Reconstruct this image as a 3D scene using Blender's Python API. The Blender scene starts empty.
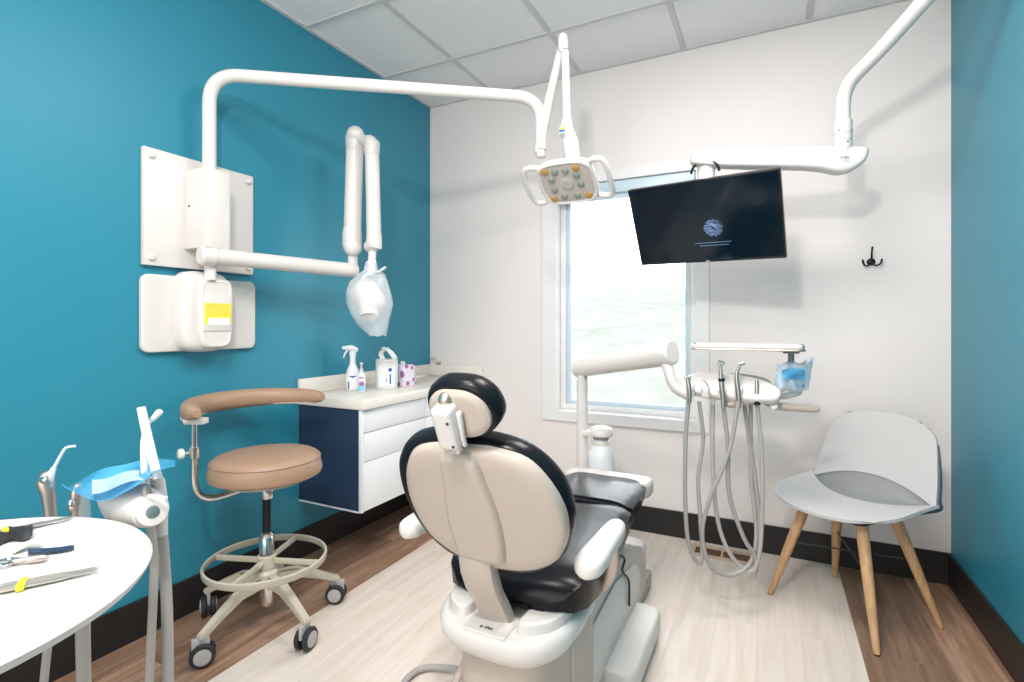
import bpy, bmesh, math, random
from mathutils import Vector as V, Matrix
random.seed(7)
PI = math.pi
SC = bpy.context.scene
COL = SC.collection

# ------------------------------------------------------------------ survey
TH = math.radians(26.5); FPX = 518.0; HZ = 325.0; CAM = V((2.167, -3.04, 1.198))
sn, cs = math.sin(TH), math.cos(TH)
def at(px, py, t):
    """point of the room seen at a pixel at distance t along the view"""
    u = (px-512)/FPX; w = (HZ-py)/FPX
    return CAM + t*V((-sn+u*cs, cs+u*sn, w))
def atz(px, py, z): 
    return at(px, py, (z-CAM.z)*FPX/(HZ-py))
def atx(px, py, x):
    u = (px-512)/FPX
    return at(px, py, (x-CAM.x)/(-sn+u*cs))
def aty(px, py, y):
    u = (px-512)/FPX
    return at(px, py, (y-CAM.y)/(cs+u*sn))

# ------------------------------------------------------------------ materials
def mat(name, col, rough=.5, metal=0., bump=0., bscale=60., var=0., vscale=8., coat=0., trans=0., ior=1.45, alpha=1., emit=None, es=0., spec=.5):
    m = bpy.data.materials.new(name); m.use_nodes = True
    nt = m.node_tree; b = nt.nodes['Principled BSDF']
    b.inputs['Base Color'].default_value = (*col, 1)
    b.inputs['Roughness'].default_value = rough
    b.inputs['Metallic'].default_value = metal
    b.inputs['Coat Weight'].default_value = coat
    b.inputs['Transmission Weight'].default_value = trans
    b.inputs['IOR'].default_value = ior
    b.inputs['Alpha'].default_value = alpha
    b.inputs['Specular IOR Level'].default_value = spec
    if emit: 
        b.inputs['Emission Color'].default_value = (*emit, 1); b.inputs['Emission Strength'].default_value = es
    tc = nt.nodes.new('ShaderNodeTexCoord')
    if bump:
        n = nt.nodes.new('ShaderNodeTexNoise'); n.inputs['Scale'].default_value = bscale; n.inputs['Detail'].default_value = 4
        bp = nt.nodes.new('ShaderNodeBump'); bp.inputs['Strength'].default_value = bump; bp.inputs['Distance'].default_value = .004
        nt.links.new(tc.outputs['Object'], n.inputs['Vector']); nt.links.new(n.outputs['Fac'], bp.inputs['Height'])
        nt.links.new(bp.outputs['Normal'], b.inputs['Normal'])
    if var:
        n = nt.nodes.new('ShaderNodeTexNoise'); n.inputs['Scale'].default_value = vscale; n.inputs['Detail'].default_value = 3
        r = nt.nodes.new('ShaderNodeMixRGB'); r.blend_type = 'MIX'
        r.inputs['Color1'].default_value = (*[c*(1-var) for c in col], 1)
        r.inputs['Color2'].default_value = (*[min(1, c*(1+var)) for c in col], 1)
        nt.links.new(tc.outputs['Object'], n.inputs['Vector']); nt.links.new(n.outputs['Fac'], r.inputs['Fac'])
        nt.links.new(r.outputs['Color'], b.inputs['Base Color'])
    return m
M = {}
M['teal']    = mat('teal_wall_paint', (.026, .235, .335), .40, bump=.12, bscale=220, var=.03, vscale=2)
M['pale']    = mat('pale_wall_paint', (.77, .715, .695), .6, bump=.1, bscale=220, var=.015, vscale=2)
M['white']   = mat('white_enamel', (.72, .675, .645), .3, var=.01)
M['plastic'] = mat('white_plastic', (.70, .66, .63), .35, var=.01)
M['cream']   = mat('warm_plastic', (.52, .435, .375), .32, var=.015)
M['greycast']= mat('light_grey_plastic', (.52, .48, .445), .35, var=.015)
M['trimw']   = mat('white_trim', (.76, .75, .745), .4, var=.01)
M['vinyl']   = mat('window_vinyl', (.52, .64, .72), .3, var=.01)
M['black']   = mat('black_baseboard', (.016, .014, .014), .45, bump=.05)
M['leather'] = mat('black_leather', (.008, .009, .012), .27, bump=.35, bscale=16, spec=.24)
M['tan']     = mat('tan_vinyl', (.38, .235, .155), .38, bump=.2, bscale=90, var=.04)
M['chrome']  = mat('chrome', (.75, .74, .72), .14, 1., var=.02)
M['steel']   = mat('brushed_steel', (.55, .49, .44), .38, 1., bump=.05, bscale=200, var=.05)
M['beigemet']= mat('beige_painted_metal', (.50, .45, .36), .35, bump=.05, var=.02)
M['darkmet'] = mat('dark_metal', (.02, .02, .022), .35, .4, var=.05)
M['rubber']  = mat('dark_rubber', (.022, .022, .024), .6, bump=.1)
M['wheelg']  = mat('grey_wheel', (.42, .41, .40), .45, var=.03)
M['navy']    = mat('navy_laminate', (.022, .040, .085), .45, bump=.1, bscale=150, var=.08, vscale=40)
M['lamin']   = mat('white_laminate', (.80, .80, .81), .3, var=.01)
M['counter'] = mat('cream_laminate', (.78, .725, .66), .3, var=.015, vscale=20)
M['hose']    = mat('grey_hose', (.36, .34, .33), .45, bump=.1, var=.03)
M['hoseb']   = mat('beige_grey_hose', (.42, .39, .36), .45, bump=.1, var=.03)
M['seatg']   = mat('pale_grey_shell', (.53, .52, .52), .45, bump=.05, var=.01)
M['lumbar']  = mat('grey_plastic_and_shade', (.26, .265, .27), .5, bump=.05, var=.01)  # grey parts, and the painted shade of the guest chair's hollow
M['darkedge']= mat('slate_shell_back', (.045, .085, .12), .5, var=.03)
M['glossb']  = mat('tv_bezel', (.004, .004, .005), .25, var=.05)
M['screen']  = mat('tv_screen', (.003, .010, .018), .10, var=.1)
M['logo']    = mat('screen_glow', (.1, .2, .5), .5, emit=(.42, .62, 1.), es=1.8)
M['logow']   = mat('screen_text_glow', (.2, .3, .5), .5, emit=(.22, .42, .75), es=.4)
M['yellow']  = mat('yellow_label', (.86, .72, .03), .5, var=.05)
M['blue']    = mat('blue_print', (.03, .09, .42), .5, var=.05)
M['ltblue']  = mat('light_blue_print', (.25, .55, .75), .5, var=.05)
M['ink']     = mat('dark_ink', (.03, .03, .04), .5, var=.05)
M['glass']   = mat('clear_glass', (1, 1, 1), .0, trans=1., ior=1.01, spec=.3)
M['bag']     = mat('clear_film', (.93, .95, .96), .12, alpha=.34, bump=1., bscale=30)
M['bottle']  = mat('frosted_white_bottle', (.86, .88, .90), .3, trans=.15, var=.01)
M['film']    = mat('blue_barrier_film', (.10, .45, .75), .15, alpha=.62, bump=.6, bscale=18)
M['filmw']   = mat('pale_blue_film', (.62, .78, .90), .15, alpha=.6, bump=.6, bscale=18)
M['filmd']   = mat('deep_blue_pad', (.02, .30, .46), .2, var=.1)
M['lampam']  = mat('amber_lens', (.50, .26, .05), .15, var=.1, coat=.5)
M['lampgr']  = mat('grey_green_lens', (.26, .30, .24), .12, var=.1, coat=.5)
M['lampc']   = mat('frosted_lens', (.50, .47, .43), .15, var=.05, coat=.5)
M['lampface']= mat('lamp_face', (.55, .48, .44), .25, var=.02)
M['paper']   = mat('tissue_white', (.88, .88, .87), .8, bump=.2)
M['tile']    = mat('ceiling_tile', (.86, .845, .835), .9, bump=.5, bscale=140, var=.03, vscale=90)
M['grid']    = mat('ceiling_grid', (.62, .61, .605), .5, var=.02)
M['grass']   = mat('pale_meadow', (.182, .190, .174), 1., bump=.8, bscale=2.5, var=.35, vscale=1.4, spec=0.)
M['bronze']  = mat('tan_vent_frame', (.52, .38, .27), .45, var=.05)
M['ventd']   = mat('brown_vent_slat', (.20, .09, .045), .5, var=.05)
M['panel']   = mat('lit_ceiling_diffuser', (.9, .9, .9), .5, emit=(1, .97, .93), es=2.)
M['wand']    = mat('translucent_tip', (.86, .87, .88), .25, trans=.1, var=.02)

def wood_leg():
    m = mat('beech_wood', (.55, .34, .18), .4)
    nt = m.node_tree; b = nt.nodes['Principled BSDF']
    tc = nt.nodes.new('ShaderNodeTexCoord'); mp = nt.nodes.new('ShaderNodeMapping'); mp.inputs['Scale'].default_value = (30, 30, 3)
    n = nt.nodes.new('ShaderNodeTexNoise'); n.inputs['Scale'].default_value = 3; n.inputs['Detail'].default_value = 6
    r = nt.nodes.new('ShaderNodeValToRGB'); r.color_ramp.elements[0].position = .3; r.color_ramp.elements[1].position = .7
    r.color_ramp.elements[0].color = (.42, .24, .12, 1); r.color_ramp.elements[1].color = (.60, .38, .20, 1)
    nt.links.new(tc.outputs['Object'], mp.inputs[0]); nt.links.new(mp.outputs[0], n.inputs['Vector'])
    nt.links.new(n.outputs['Fac'], r.inputs[0]); nt.links.new(r.outputs[0], b.inputs['Base Color'])
    return m
M['beech'] = wood_leg()

def floor_mat():
    m = bpy.data.materials.new('vinyl_plank_floor'); m.use_nodes = True
    nt = m.node_tree; b = nt.nodes['Principled BSDF']; L = nt.links.new
    N = nt.nodes.new
    tc = N('ShaderNodeTexCoord'); mp = N('ShaderNodeMapping'); mp.inputs['Rotation'].default_value = (0, 0, PI/2)
    mp.inputs['Location'].default_value = (0.0, .47, 0)
    L(tc.outputs['Object'], mp.inputs[0])
    br = N('ShaderNodeTexBrick'); br.inputs['Scale'].default_value = 1.; br.inputs['Brick Width'].default_value = 1.2
    br.inputs['Row Height'].default_value = .1525; br.inputs['Mortar Size'].default_value = .0012; br.inputs['Mortar Smooth'].default_value = .3
    br.offset = .37
    br.inputs['Color1'].default_value = (0, 0, 0, 1); br.inputs['Color2'].default_value = (1, 1, 1, 1); br.inputs['Mortar'].default_value = (.5, .5, .5, 1)
    L(mp.outputs[0], br.inputs['Vector'])
    # grain
    gm = N('ShaderNodeMapping'); gm.inputs['Scale'].default_value = (22, 1.6, 1); L(tc.outputs['Object'], gm.inputs[0])
    av = N('ShaderNodeVectorMath'); av.operation = 'ADD'; L(gm.outputs[0], av.inputs[0])
    sv = N('ShaderNodeVectorMath'); sv.operation = 'SCALE'; sv.inputs['Scale'].default_value = 40; L(br.outputs['Color'], sv.inputs[0]); L(sv.outputs[0], av.inputs[1])
    g = N('ShaderNodeTexNoise'); g.inputs['Scale'].default_value = 1.3; g.inputs['Detail'].default_value = 8; g.inputs['Roughness'].default_value = .62; g.inputs['Distortion'].default_value = .6
    L(av.outputs[0], g.inputs['Vector'])
    def ramp(stops):
        r = N('ShaderNodeValToRGB'); e = r.color_ramp.elements
        e[0].position, e[0].color = stops[0][0], (*stops[0][1], 1); e[1].position, e[1].color = stops[-1][0], (*stops[-1][1], 1)
        for p, c in stops[1:-1]:
            x = e.new(p); x.color = (*c, 1)
        return r
    lr = ramp([(.25, (.60, .50, .42)), (.5, (.69, .60, .53)), (.75, (.75, .68, .62))]); L(g.outputs['Fac'], lr.inputs[0])
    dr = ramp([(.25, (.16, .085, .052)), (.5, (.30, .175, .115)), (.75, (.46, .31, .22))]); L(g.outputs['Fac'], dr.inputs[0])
    # plank tint
    def tint(src, lo, hi):
        mr = N('ShaderNodeMapRange'); mr.inputs['To Min'].default_value = lo; mr.inputs['To Max'].default_value = hi
        L(br.outputs['Color'], mr.inputs['Value'])
        mx = N('ShaderNodeVectorMath'); mx.operation = 'SCALE'; L(src.outputs[0], mx.inputs[0]); L(mr.outputs[0], mx.inputs['Scale']); return mx
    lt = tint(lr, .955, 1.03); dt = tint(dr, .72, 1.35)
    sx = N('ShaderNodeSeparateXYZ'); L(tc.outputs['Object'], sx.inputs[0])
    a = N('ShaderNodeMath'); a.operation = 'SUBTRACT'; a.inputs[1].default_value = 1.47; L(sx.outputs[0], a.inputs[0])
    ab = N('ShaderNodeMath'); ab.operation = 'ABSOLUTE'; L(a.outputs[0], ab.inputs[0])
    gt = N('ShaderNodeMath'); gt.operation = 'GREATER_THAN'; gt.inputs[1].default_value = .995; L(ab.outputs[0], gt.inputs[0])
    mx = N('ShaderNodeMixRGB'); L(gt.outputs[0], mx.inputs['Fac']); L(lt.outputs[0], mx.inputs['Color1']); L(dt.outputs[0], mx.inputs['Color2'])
    mo = N('ShaderNodeMixRGB'); mo.blend_type = 'MULTIPLY'; mo.inputs['Color2'].default_value = (.86, .83, .80, 1)
    L(br.outputs['Fac'], mo.inputs['Fac']); L(mx.outputs[0], mo.inputs['Color1'])
    L(mo.outputs[0], b.inputs['Base Color'])
    b.inputs['Roughness'].default_value = .36
    bp = N('ShaderNodeBump'); bp.inputs['Strength'].default_value = .08; bp.inputs['Distance'].default_value = .003
    L(g.outputs['Fac'], bp.inputs['Height']); L(bp.outputs[0], b.inputs['Normal'])
    return m
M['floor'] = floor_mat()

def tissue_print():
    m = mat('mauve_pattern_print', (.55, .35, .5), .6)
    nt = m.node_tree; b = nt.nodes['Principled BSDF']
    tc = nt.nodes.new('ShaderNodeTexCoord'); v = nt.nodes.new('ShaderNodeTexVoronoi'); v.inputs['Scale'].default_value = 26
    r = nt.nodes.new('ShaderNodeValToRGB'); r.color_ramp.elements[0].position = .35; r.color_ramp.elements[0].color = (.36, .13, .30, 1)
    r.color_ramp.elements[1].position = .5; r.color_ramp.elements[1].color = (.80, .72, .82, 1)
    nt.links.new(tc.outputs['Object'], v.inputs['Vector']); nt.links.new(v.outputs['Distance'], r.inputs[0]); nt.links.new(r.outputs[0], b.inputs['Base Color'])
    return m
M['tissuebox'] = tissue_print()

# ------------------------------------------------------------------ object helpers
def tag(o, label=None, cat=None, group=None, kind=None):
    if label: o['label'] = label
    if cat: o['category'] = cat
    if group: o['group'] = group
    if kind: o['kind'] = kind
    return o
WM = {}
def thing(name, label, cat, loc=(0, 0, 0), rotz=0, group=None):
    o = bpy.data.objects.new(name, None); COL.objects.link(o)
    o.empty_display_size = .05
    o.location = loc; o.rotation_euler = (0, 0, rotz)
    WM[o] = Matrix.Translation(V(loc)) @ Matrix.Rotation(rotz, 4, 'Z')
    tag(o, label, cat, group); return o
def obj(name, bm, m, parent=None, smooth=True, local=False, label=None, origin=None):
    """link a bmesh as one mesh object. geometry is in room coordinates unless local=True"""
    bmesh.ops.recalc_face_normals(bm, faces=bm.faces[:])
    me = bpy.data.meshes.new(name); 
    if parent is not None and not local: bm.transform(WM[parent].inverted())
    if parent is None:
        if origin is None:
            xs = [v.co for v in bm.verts]
            origin = V(((min(c.x for c in xs)+max(c.x for c in xs))/2, (min(c.y for c in xs)+max(c.y for c in xs))/2, min(c.z for c in xs)))
        origin = V(origin); bm.transform(Matrix.Translation(-origin))
    bm.to_mesh(me); bm.free()
    mats = m if isinstance(m, (list, tuple)) else [m]
    for x in mats: me.materials.append(M[x] if isinstance(x, str) else x)
    if smooth:
        for p in me.polygons: p.use_smooth = True
        try: me.set_sharp_from_angle(angle=math.radians(38))
        except Exception: pass
    o = bpy.data.objects.new(name, me); COL.objects.link(o)
    if parent is not None: 
        o.parent = parent; WM[o] = WM[parent].copy()
    else:
        o.location = origin; WM[o] = Matrix.Translation(origin)
    if label: o['label'] = label
    return o
def struct(name, bm, m, smooth=False):
    o = obj(name, bm, m, None, smooth); o['kind'] = 'structure'; return o
def B(): return bmesh.new()

# ------------------------------------------------------------------ geometry helpers
def frame(o, ux, uy):
    ux = V(ux).normalized(); uy = V(uy); uy = (uy-ux*uy.dot(ux)).normalized(); un = ux.cross(uy)
    return (V(o), ux, uy, un)
def fpt(f, x, y, z): return f[0]+f[1]*x+f[2]*y+f[3]*z
WF = frame((0, 0, 0), (1, 0, 0), (0, 1, 0))
def box(bm, lo, hi, bev=0., f=WF, seg=2):
    r = bmesh.ops.create_cube(bm, size=1.); vs = r['verts']
    lo, hi = V(lo), V(hi)
    for v in vs:
        v.co = V(((lo.x+hi.x)/2+v.co.x*(hi.x-lo.x), (lo.y+hi.y)/2+v.co.y*(hi.y-lo.y), (lo.z+hi.z)/2+v.co.z*(hi.z-lo.z)))
    if bev:
        es = list({e for v in vs for e in v.link_edges})
        rr = bmesh.ops.bevel(bm, geom=es, offset=bev, segments=seg, affect='EDGES', profile=.5)
        vs = list({v for fc in rr['faces'] for v in fc.verts} | {v for v in vs if v.is_valid})
    if f is not WF:
        for v in vs: v.co = fpt(f, *v.co)
    return vs
def ringfaces(bm, a, b):
    n = len(a)
    for i in range(n):
        try: bm.faces.new((a[i], a[(i+1) % n], b[(i+1) % n], b[i]))
        except ValueError: pass
def loft(bm, rings, cap=True):
    R = [[bm.verts.new(p) for p in r] for r in rings]
    for a, b in zip(R, R[1:]): ringfaces(bm, a, b)
    if cap:
        for r in (R[0], R[-1]):
            c = bm.verts.new(sum((v.co for v in r), V())/len(r))
            for i in range(len(r)): bm.faces.new((r[i], r[(i+1) % len(r)], c))
    return R
def smooth_path(pts, n=8):
    pts = [V(p) for p in pts]
    if len(pts) < 3: return pts
    out = []
    P = [pts[0]*2-pts[1]]+pts+[pts[-1]*2-pts[-2]]
    for i in range(1, len(P)-2):
        p0, p1, p2, p3 = P[i-1:i+3]
        for k in range(n):
            t = k/n
            out.append(.5*((2*p1)+(p2-p0)*t+(2*p0-5*p1+4*p2-p3)*t*t+(-p0+3*p1-3*p2+p3)*t**3))
    out.append(pts[-1]); return out
def fillet(pts, r, n=8):
    """polyline with rounded corners"""
    pts = [V(p) for p in pts]; out = [pts[0]]
    for i in range(1, len(pts)-1):
        a = (pts[i-1]-pts[i]); b = (pts[i+1]-pts[i]); d = min(r, a.length*.49, b.length*.49)
        A = pts[i]+a.normalized()*d; Bp = pts[i]+b.normalized()*d
        for k in range(n+1):
            t = k/n; out.append(A*(1-t)**2+pts[i]*2*t*(1-t)+Bp*t*t)
    out.append(pts[-1]); return out
def tube(bm, pts, r, seg=12, cap=True, flat=None, dome=False):
    pts = [V(p) for p in pts]; n = len(pts)
    if not hasattr(r, '__len__'): r = [r]*n
    elif len(r) != n:
        k = len(r); rr = []
        for i in range(n):
            q = i/(n-1)*(k-1); j = min(int(q), k-2); rr.append(r[j]+(r[j+1]-r[j])*(q-j))
        r = rr
    if dome:
        a = (pts[0]-pts[1]).normalized(); b = (pts[-1]-pts[-2]).normalized()
        st, en = pts[0], pts[-1]; r0, r1 = r[0], r[-1]
        pre = [st+a*r0*math.sin(t) for t in (1.45, 1.15, .8, .4)]; pr = [r0*math.cos(t) for t in (1.45, 1.15, .8, .4)]
        po = [en+b*r1*math.sin(t) for t in (.4, .8, 1.15, 1.45)]; por = [r1*math.cos(t) for t in (.4, .8, 1.15, 1.45)]
        pts = pre+pts+po; r = pr+list(r)+por; n = len(pts)
    T = []
    for i in range(n):
        d = pts[min(i+1, n-1)]-pts[max(i-1, 0)]
        T.append(d.normalized() if d.length > 1e-9 else V((0, 0, 1)))
    ref = V((0, 0, 1)) if abs(T[0].z) < .9 else V((1, 0, 0))
    nx = T[0].cross(ref).normalized(); rings = []
    for i in range(n):
        nx = (nx-T[i]*nx.dot(T[i])).normalized(); ny = T[i].cross(nx)
        rings.append([pts[i]+(nx*math.cos(2*PI*k/seg)+ny*math.sin(2*PI*k/seg)*(flat or 1))*r[i] for k in range(seg)])
    loft(bm, rings, cap)
def lathe(bm, prof, o=(0, 0, 0), ax=(0, 0, 1), seg=24):
    ax = V(ax).normalized(); ref = V((1, 0, 0)) if abs(ax.x) < .9 else V((0, 1, 0))
    a = ax.cross(ref).normalized(); b = ax.cross(a); o = V(o)
    rings = [[o+ax*z+(a*math.cos(2*PI*k/seg)+b*math.sin(2*PI*k/seg))*max(r, 1e-4) for k in range(seg)] for r, z in prof]
    loft(bm, rings)
def cyl(bm, a, b, r, seg=20, bev=0.):
    a, b = V(a), V(b); L = (b-a).length
    pr = [(r-bev, 0), (r, bev), (r, L-bev), (r-bev, L)] if bev else [(r, 0), (r, L)]
    lathe(bm, pr, a, b-a, seg)
def sphere(bm, c, r, sc=(1, 1, 1), seg=16):
    q = bmesh.ops.create_uvsphere(bm, u_segments=seg, v_segments=seg//2+2, radius=r)
    for v in q['verts']: v.co = V((v.co.x*sc[0], v.co.y*sc[1], v.co.z*sc[2]))+V(c)
def rrect(hw, hh, r, n=6):
    out = []
    for cx, cy, a0 in ((hw-r, hh-r, 0), (-hw+r, hh-r, PI/2), (-hw+r, -hh+r, PI), (hw-r, -hh+r, 3*PI/2)):
        for k in range(n+1):
            a = a0+PI/2*k/n; out.append((cx+r*math.cos(a), cy+r*math.sin(a)))
    return out
def sup(hw, hh, e=2.5, n=40):
    out = []
    for k in range(n):
        a = 2*PI*k/n; c, s = math.cos(a), math.sin(a)
        out.append((hw*math.copysign(abs(c)**(2/e), c), hh*math.copysign(abs(s)**(2/e), s)))
    return out
def closed(pts, n=6):
    """smooth closed outline through 2D points"""
    P = [V((*p, 0)) for p in pts]; m = len(P); out = []
    for i in range(m):
        p0, p1, p2, p3 = P[i-1], P[i], P[(i+1) % m], P[(i+2) % m]
        for k in range(n):
            t = k/n; q = .5*((2*p1)+(p2-p0)*t+(2*p0-5*p1+4*p2-p3)*t*t+(-p0+3*p1-3*p2+p3)*t**3); out.append((q.x, q.y))
    return out
def sym(right, n=6):
    """outline symmetric about x=0 from right-hand points top to bottom"""
    pts = list(right)+[(-x, y) for x, y in reversed(right) if x > 1e-6]
    return closed(pts, n)
def slab(bm, out, f, prof, bend=0., bendy=0., fill=5):
    """rounded pad: outline in frame f; prof = list of (inset, depth) back to front; bend curves it across x"""
    xs = [p[0] for p in out]; ys = [p[1] for p in out]
    cx, cy = (min(xs)+max(xs))/2, (min(ys)+max(ys))/2; hw, hh = (max(xs)-min(xs))/2, (max(ys)-min(ys))/2
    def ring(inset, d):
        sx, sy = max((hw-inset)/hw, .0), max((hh-inset)/hh, .0)
        r = []
        for x, y in out:
            X, Y = cx+(x-cx)*sx, cy+(y-cy)*sy
            r.append(fpt(f, X, Y, d+bend*(X-cx)**2+bendy*(Y-cy)**2))
        return r
    m = min(hw, hh)
    i0, d0 = prof[0]; i1, d1 = prof[-1]
    rings = [ring(i0+(m*.97-i0)*k/fill, d0) for k in range(fill, 0, -1)]
    rings += [ring(i, d) for i, d in prof]
    rings += [ring(i1+(m*.97-i1)*k/fill, d1) for k in range(1, fill+1)]
    loft(bm, rings)
def rprof(r, d0, d1, n=4):
    """profile with rounded edges of radius r between depths d0<d1"""
    a = [(r-r*math.sin(t*PI/2/n), d0+r-r*math.cos(t*PI/2/n)) for t in range(n+1)]
    b = [(r-r*math.cos(t*PI/2/n), d1-r+r*math.sin(t*PI/2/n)) for t in range(n+1)]
    return a+b
def rail(px, f, x0, x1): pass
def extr(bm, poly, f, d0, d1, bev=0.):
    """prism of a 2D polygon along the frame normal"""
    vs = [[bm.verts.new(fpt(f, x, y, d)) for x, y in poly] for d in (d0, d1)]
    fs = [bm.faces.new(vs[0]), bm.faces.new(vs[1])]
    for i in range(len(poly)):
        j = (i+1) % len(poly); fs.append(bm.faces.new((vs[0][i], vs[0][j], vs[1][j], vs[1][i])))
    if bev:
        es = list({e for fc in fs[:2] for e in fc.edges})
        bmesh.ops.bevel(bm, geom=es, offset=bev, segments=3, affect='EDGES', profile=.5)
def sheet(bm, fn, nu=16, nv=12, th=.004):
    G = [[V(fn(i/nu, j/nv)) for j in range(nv+1)] for i in range(nu+1)]
    Nn = [[None]*(nv+1) for _ in range(nu+1)]
    for i in range(nu+1):
        for j in range(nv+1):
            a = G[min(i+1, nu)][j]-G[max(i-1, 0)][j]; b = G[i][min(j+1, nv)]-G[i][max(j-1, 0)]
            c = a.cross(b); Nn[i][j] = c.normalized() if c.length > 1e-12 else V((0, 0, 1))
    A = [[bm.verts.new(G[i][j]+Nn[i][j]*th/2) for j in range(nv+1)] for i in range(nu+1)]
    Bq = [[bm.verts.new(G[i][j]-Nn[i][j]*th/2) for j in range(nv+1)] for i in range(nu+1)]
    for i in range(nu):
        for j in range(nv):
            bm.faces.new((A[i][j], A[i+1][j], A[i+1][j+1], A[i][j+1])); bm.faces.new((Bq[i][j], Bq[i][j+1], Bq[i+1][j+1], Bq[i+1][j]))
    for i in range(nu):
        for j in (0, nv): bm.faces.new((A[i][j], Bq[i][j], Bq[i+1][j], A[i+1][j]))
    for j in range(nv):
        for i in (0, nu): bm.faces.new((A[i][j], A[i][j+1], Bq[i][j+1], Bq[i][j]))
def text_part(name, s, size, f, m, parent, depth=.0006):
    cu = bpy.data.curves.new(name, 'FONT'); cu.body = s; cu.size = size; cu.extrude = depth; cu.align_x = 'CENTER'; cu.align_y = 'CENTER'
    o = bpy.data.objects.new(name, cu); COL.objects.link(o)
    dg = bpy.context.evaluated_depsgraph_get(); me = bpy.data.meshes.new_from_object(o.evaluated_get(dg))
    bpy.data.objects.remove(o); bm = B(); bm.from_mesh(me); bpy.data.meshes.remove(me)
    for v in bm.verts: v.co = fpt(f, *v.co)
    return obj(name, bm, m, parent, smooth=False)

# ================================================================== ROOM
W, H, D0 = 2.913, 2.742, -5.2
bm = B(); box(bm, (0, D0, -.1), (W, 0, 0)); struct('floor', bm, 'floor').location
bpy.data.objects['floor'].data.transform(Matrix.Translation(bpy.data.objects['floor'].location)); bpy.data.objects['floor'].location = (0, 0, 0)
bm = B(); box(bm, (-.12, D0, 0), (0, .14, H+.1)); struct('wall_left', bm, 'teal')
bm = B(); box(bm, (W, D0, 0), (W+.12, .14, H+.1)); struct('wall_right', bm, 'teal')
# back wall round the window opening
wx0, wx1, wz0, wz1 = .965, 1.80, .66, 2.065
bm = B()
for lo, hi in (((0, 0, 0), (wx0, .14, H+.1)), ((wx1, 0, 0), (W, .14, H+.1)), ((wx0, 0, 0), (wx1, .14, wz0)), ((wx0, 0, wz1), (wx1, .14, H+.1))): box(bm, lo, hi)
struct('wall_back', bm, 'pale')
bm = B(); box(bm, (-.12, D0-.12, 0), (W+.12, D0, H+.1)); struct('wall_front', bm, 'pale')
# ceiling: plenum slab, tiles and T-bars
bm = B(); box(bm, (0, D0, H+.02), (W, 0, H+.1)); ceil = struct('ceiling', bm, 'tile')
troffers = [(1.732, -1.72), (1.122, -2.94), (1.122, -4.16)]
xs = [-.098, .512, 1.122, 1.732, 2.342, 2.952]
ys = [.11-.61*k for k in range(10)]
bm = B()
for i in range(5):
    for j in range(9):
        x0, x1 = max(xs[i], 0)+.014, min(xs[i+1], W)-.014; y1, y0 = min(ys[j], 0)-.014, max(ys[j+1], D0)+.014
        if any(abs(xs[i]-a) < .02 and abs(ys[j+1]-b) < .02 for a, b in troffers): continue
        if x1-x0 > .02 and y1-y0 > .02: box(bm, (x0, y0, H+.004), (x1, y1, H+.018))
obj('ceiling_tiles', bm, 'tile', ceil, smooth=False)
bm = B()
for x in xs[1:5]: box(bm, (x-.013, D0, H-.002), (x+.013, 0, H+.006))
for y in ys:
    if D0 < y < 0: box(bm, (0, y-.013, H-.003), (W, y+.013, H+.005))
box(bm, (0, D0, H-.004), (.022, 0, H+.004)); box(bm, (W-.022, D0, H-.004), (W, 0, H+.004)); box(bm, (0, -.022, H-.0035), (W, 0, H+.0035))
obj('ceiling_grid', bm, 'grid', ceil, smooth=False)
# baseboards
bm = B(); box(bm, (0, D0, 0), (.012, 0, .147), .002); struct('baseboard_left', bm, 'black')
bm = B(); box(bm, (W-.012, D0, 0), (W, 0, .147), .002); struct('baseboard_right', bm, 'black')
bm = B(); box(bm, (.012, -.012, 0), (W-.012, 0, .147), .002); struct('baseboard_back', bm, 'black')

# window
bm = B()
c0, c1, z0, z1 = .872, 1.868, .600, 2.125
for lo, hi in (((c0, -.016, z0), (wx0+.004, .0, z1)), ((wx1-.004, -.016, z0), (c1, 0, z1)), ((wx0, -.016, z0), (wx1, 0, wz0+.003)), ((wx0, -.016, wz1-.004), (wx1, 0, z1))): box(bm, lo, hi, .002)
struct('trim_1', bm, 'trimw')
bm = B()
for lo, hi in (((wx0, .0, wz0), (wx0+.006, .1, wz1)), ((wx1-.006, 0, wz0), (wx1, .1, wz1)), ((wx0, 0, wz0), (wx1, .1, wz0+.006)), ((wx0, 0, wz1-.006), (wx1, .1, wz1))): box(bm, lo, hi)
win = struct('window_1', bm, 'trimw')
def rectframe(bm, x0, x1, za, zb, w, y0, y1, bev=.003):
    box(bm, (x0, y0, za), (x0+w, y1, zb), bev); box(bm, (x1-w, y0, za), (x1, y1, zb), bev)
    box(bm, (x0+w, y0, za), (x1-w, y1, za+w), bev); box(bm, (x0+w, y0, zb-w), (x1-w, y1, zb), bev)
bm = B(); rectframe(bm, wx0+.006, wx1-.006, wz0+.006, wz1-.006, .035, .055, .1); obj('window_frame', bm, 'trimw', win)
bm = B(); rectframe(bm, wx0+.041, wx1-.041, wz0+.041, wz1-.041, .028, .066, .09); obj('window_sash', bm, 'vinyl', win)
bm = B(); box(bm, (wx0+.065, .076, wz0+.065), (wx1-.065, .080, wz1-.065)); obj('pane', bm, 'glass', win, smooth=False)
# roller shade cassette at the head of the opening
t = thing('roller_shade', 'pale blue-white rolled-up shade housing at the head of the window', 'window shade', (1.3825, .03, 1.97))
bm = B(); box(bm, (wx0+.008, -.014, 1.985), (wx1-.008, .05, 2.055), .008); obj('cassette', bm, 'vinyl', t)
bm = B(); box(bm, (wx0+.02, .008, 1.955), (wx1-.02, .022, 1.99), .003); obj('hem_bar', bm, 'vinyl', t)

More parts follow.
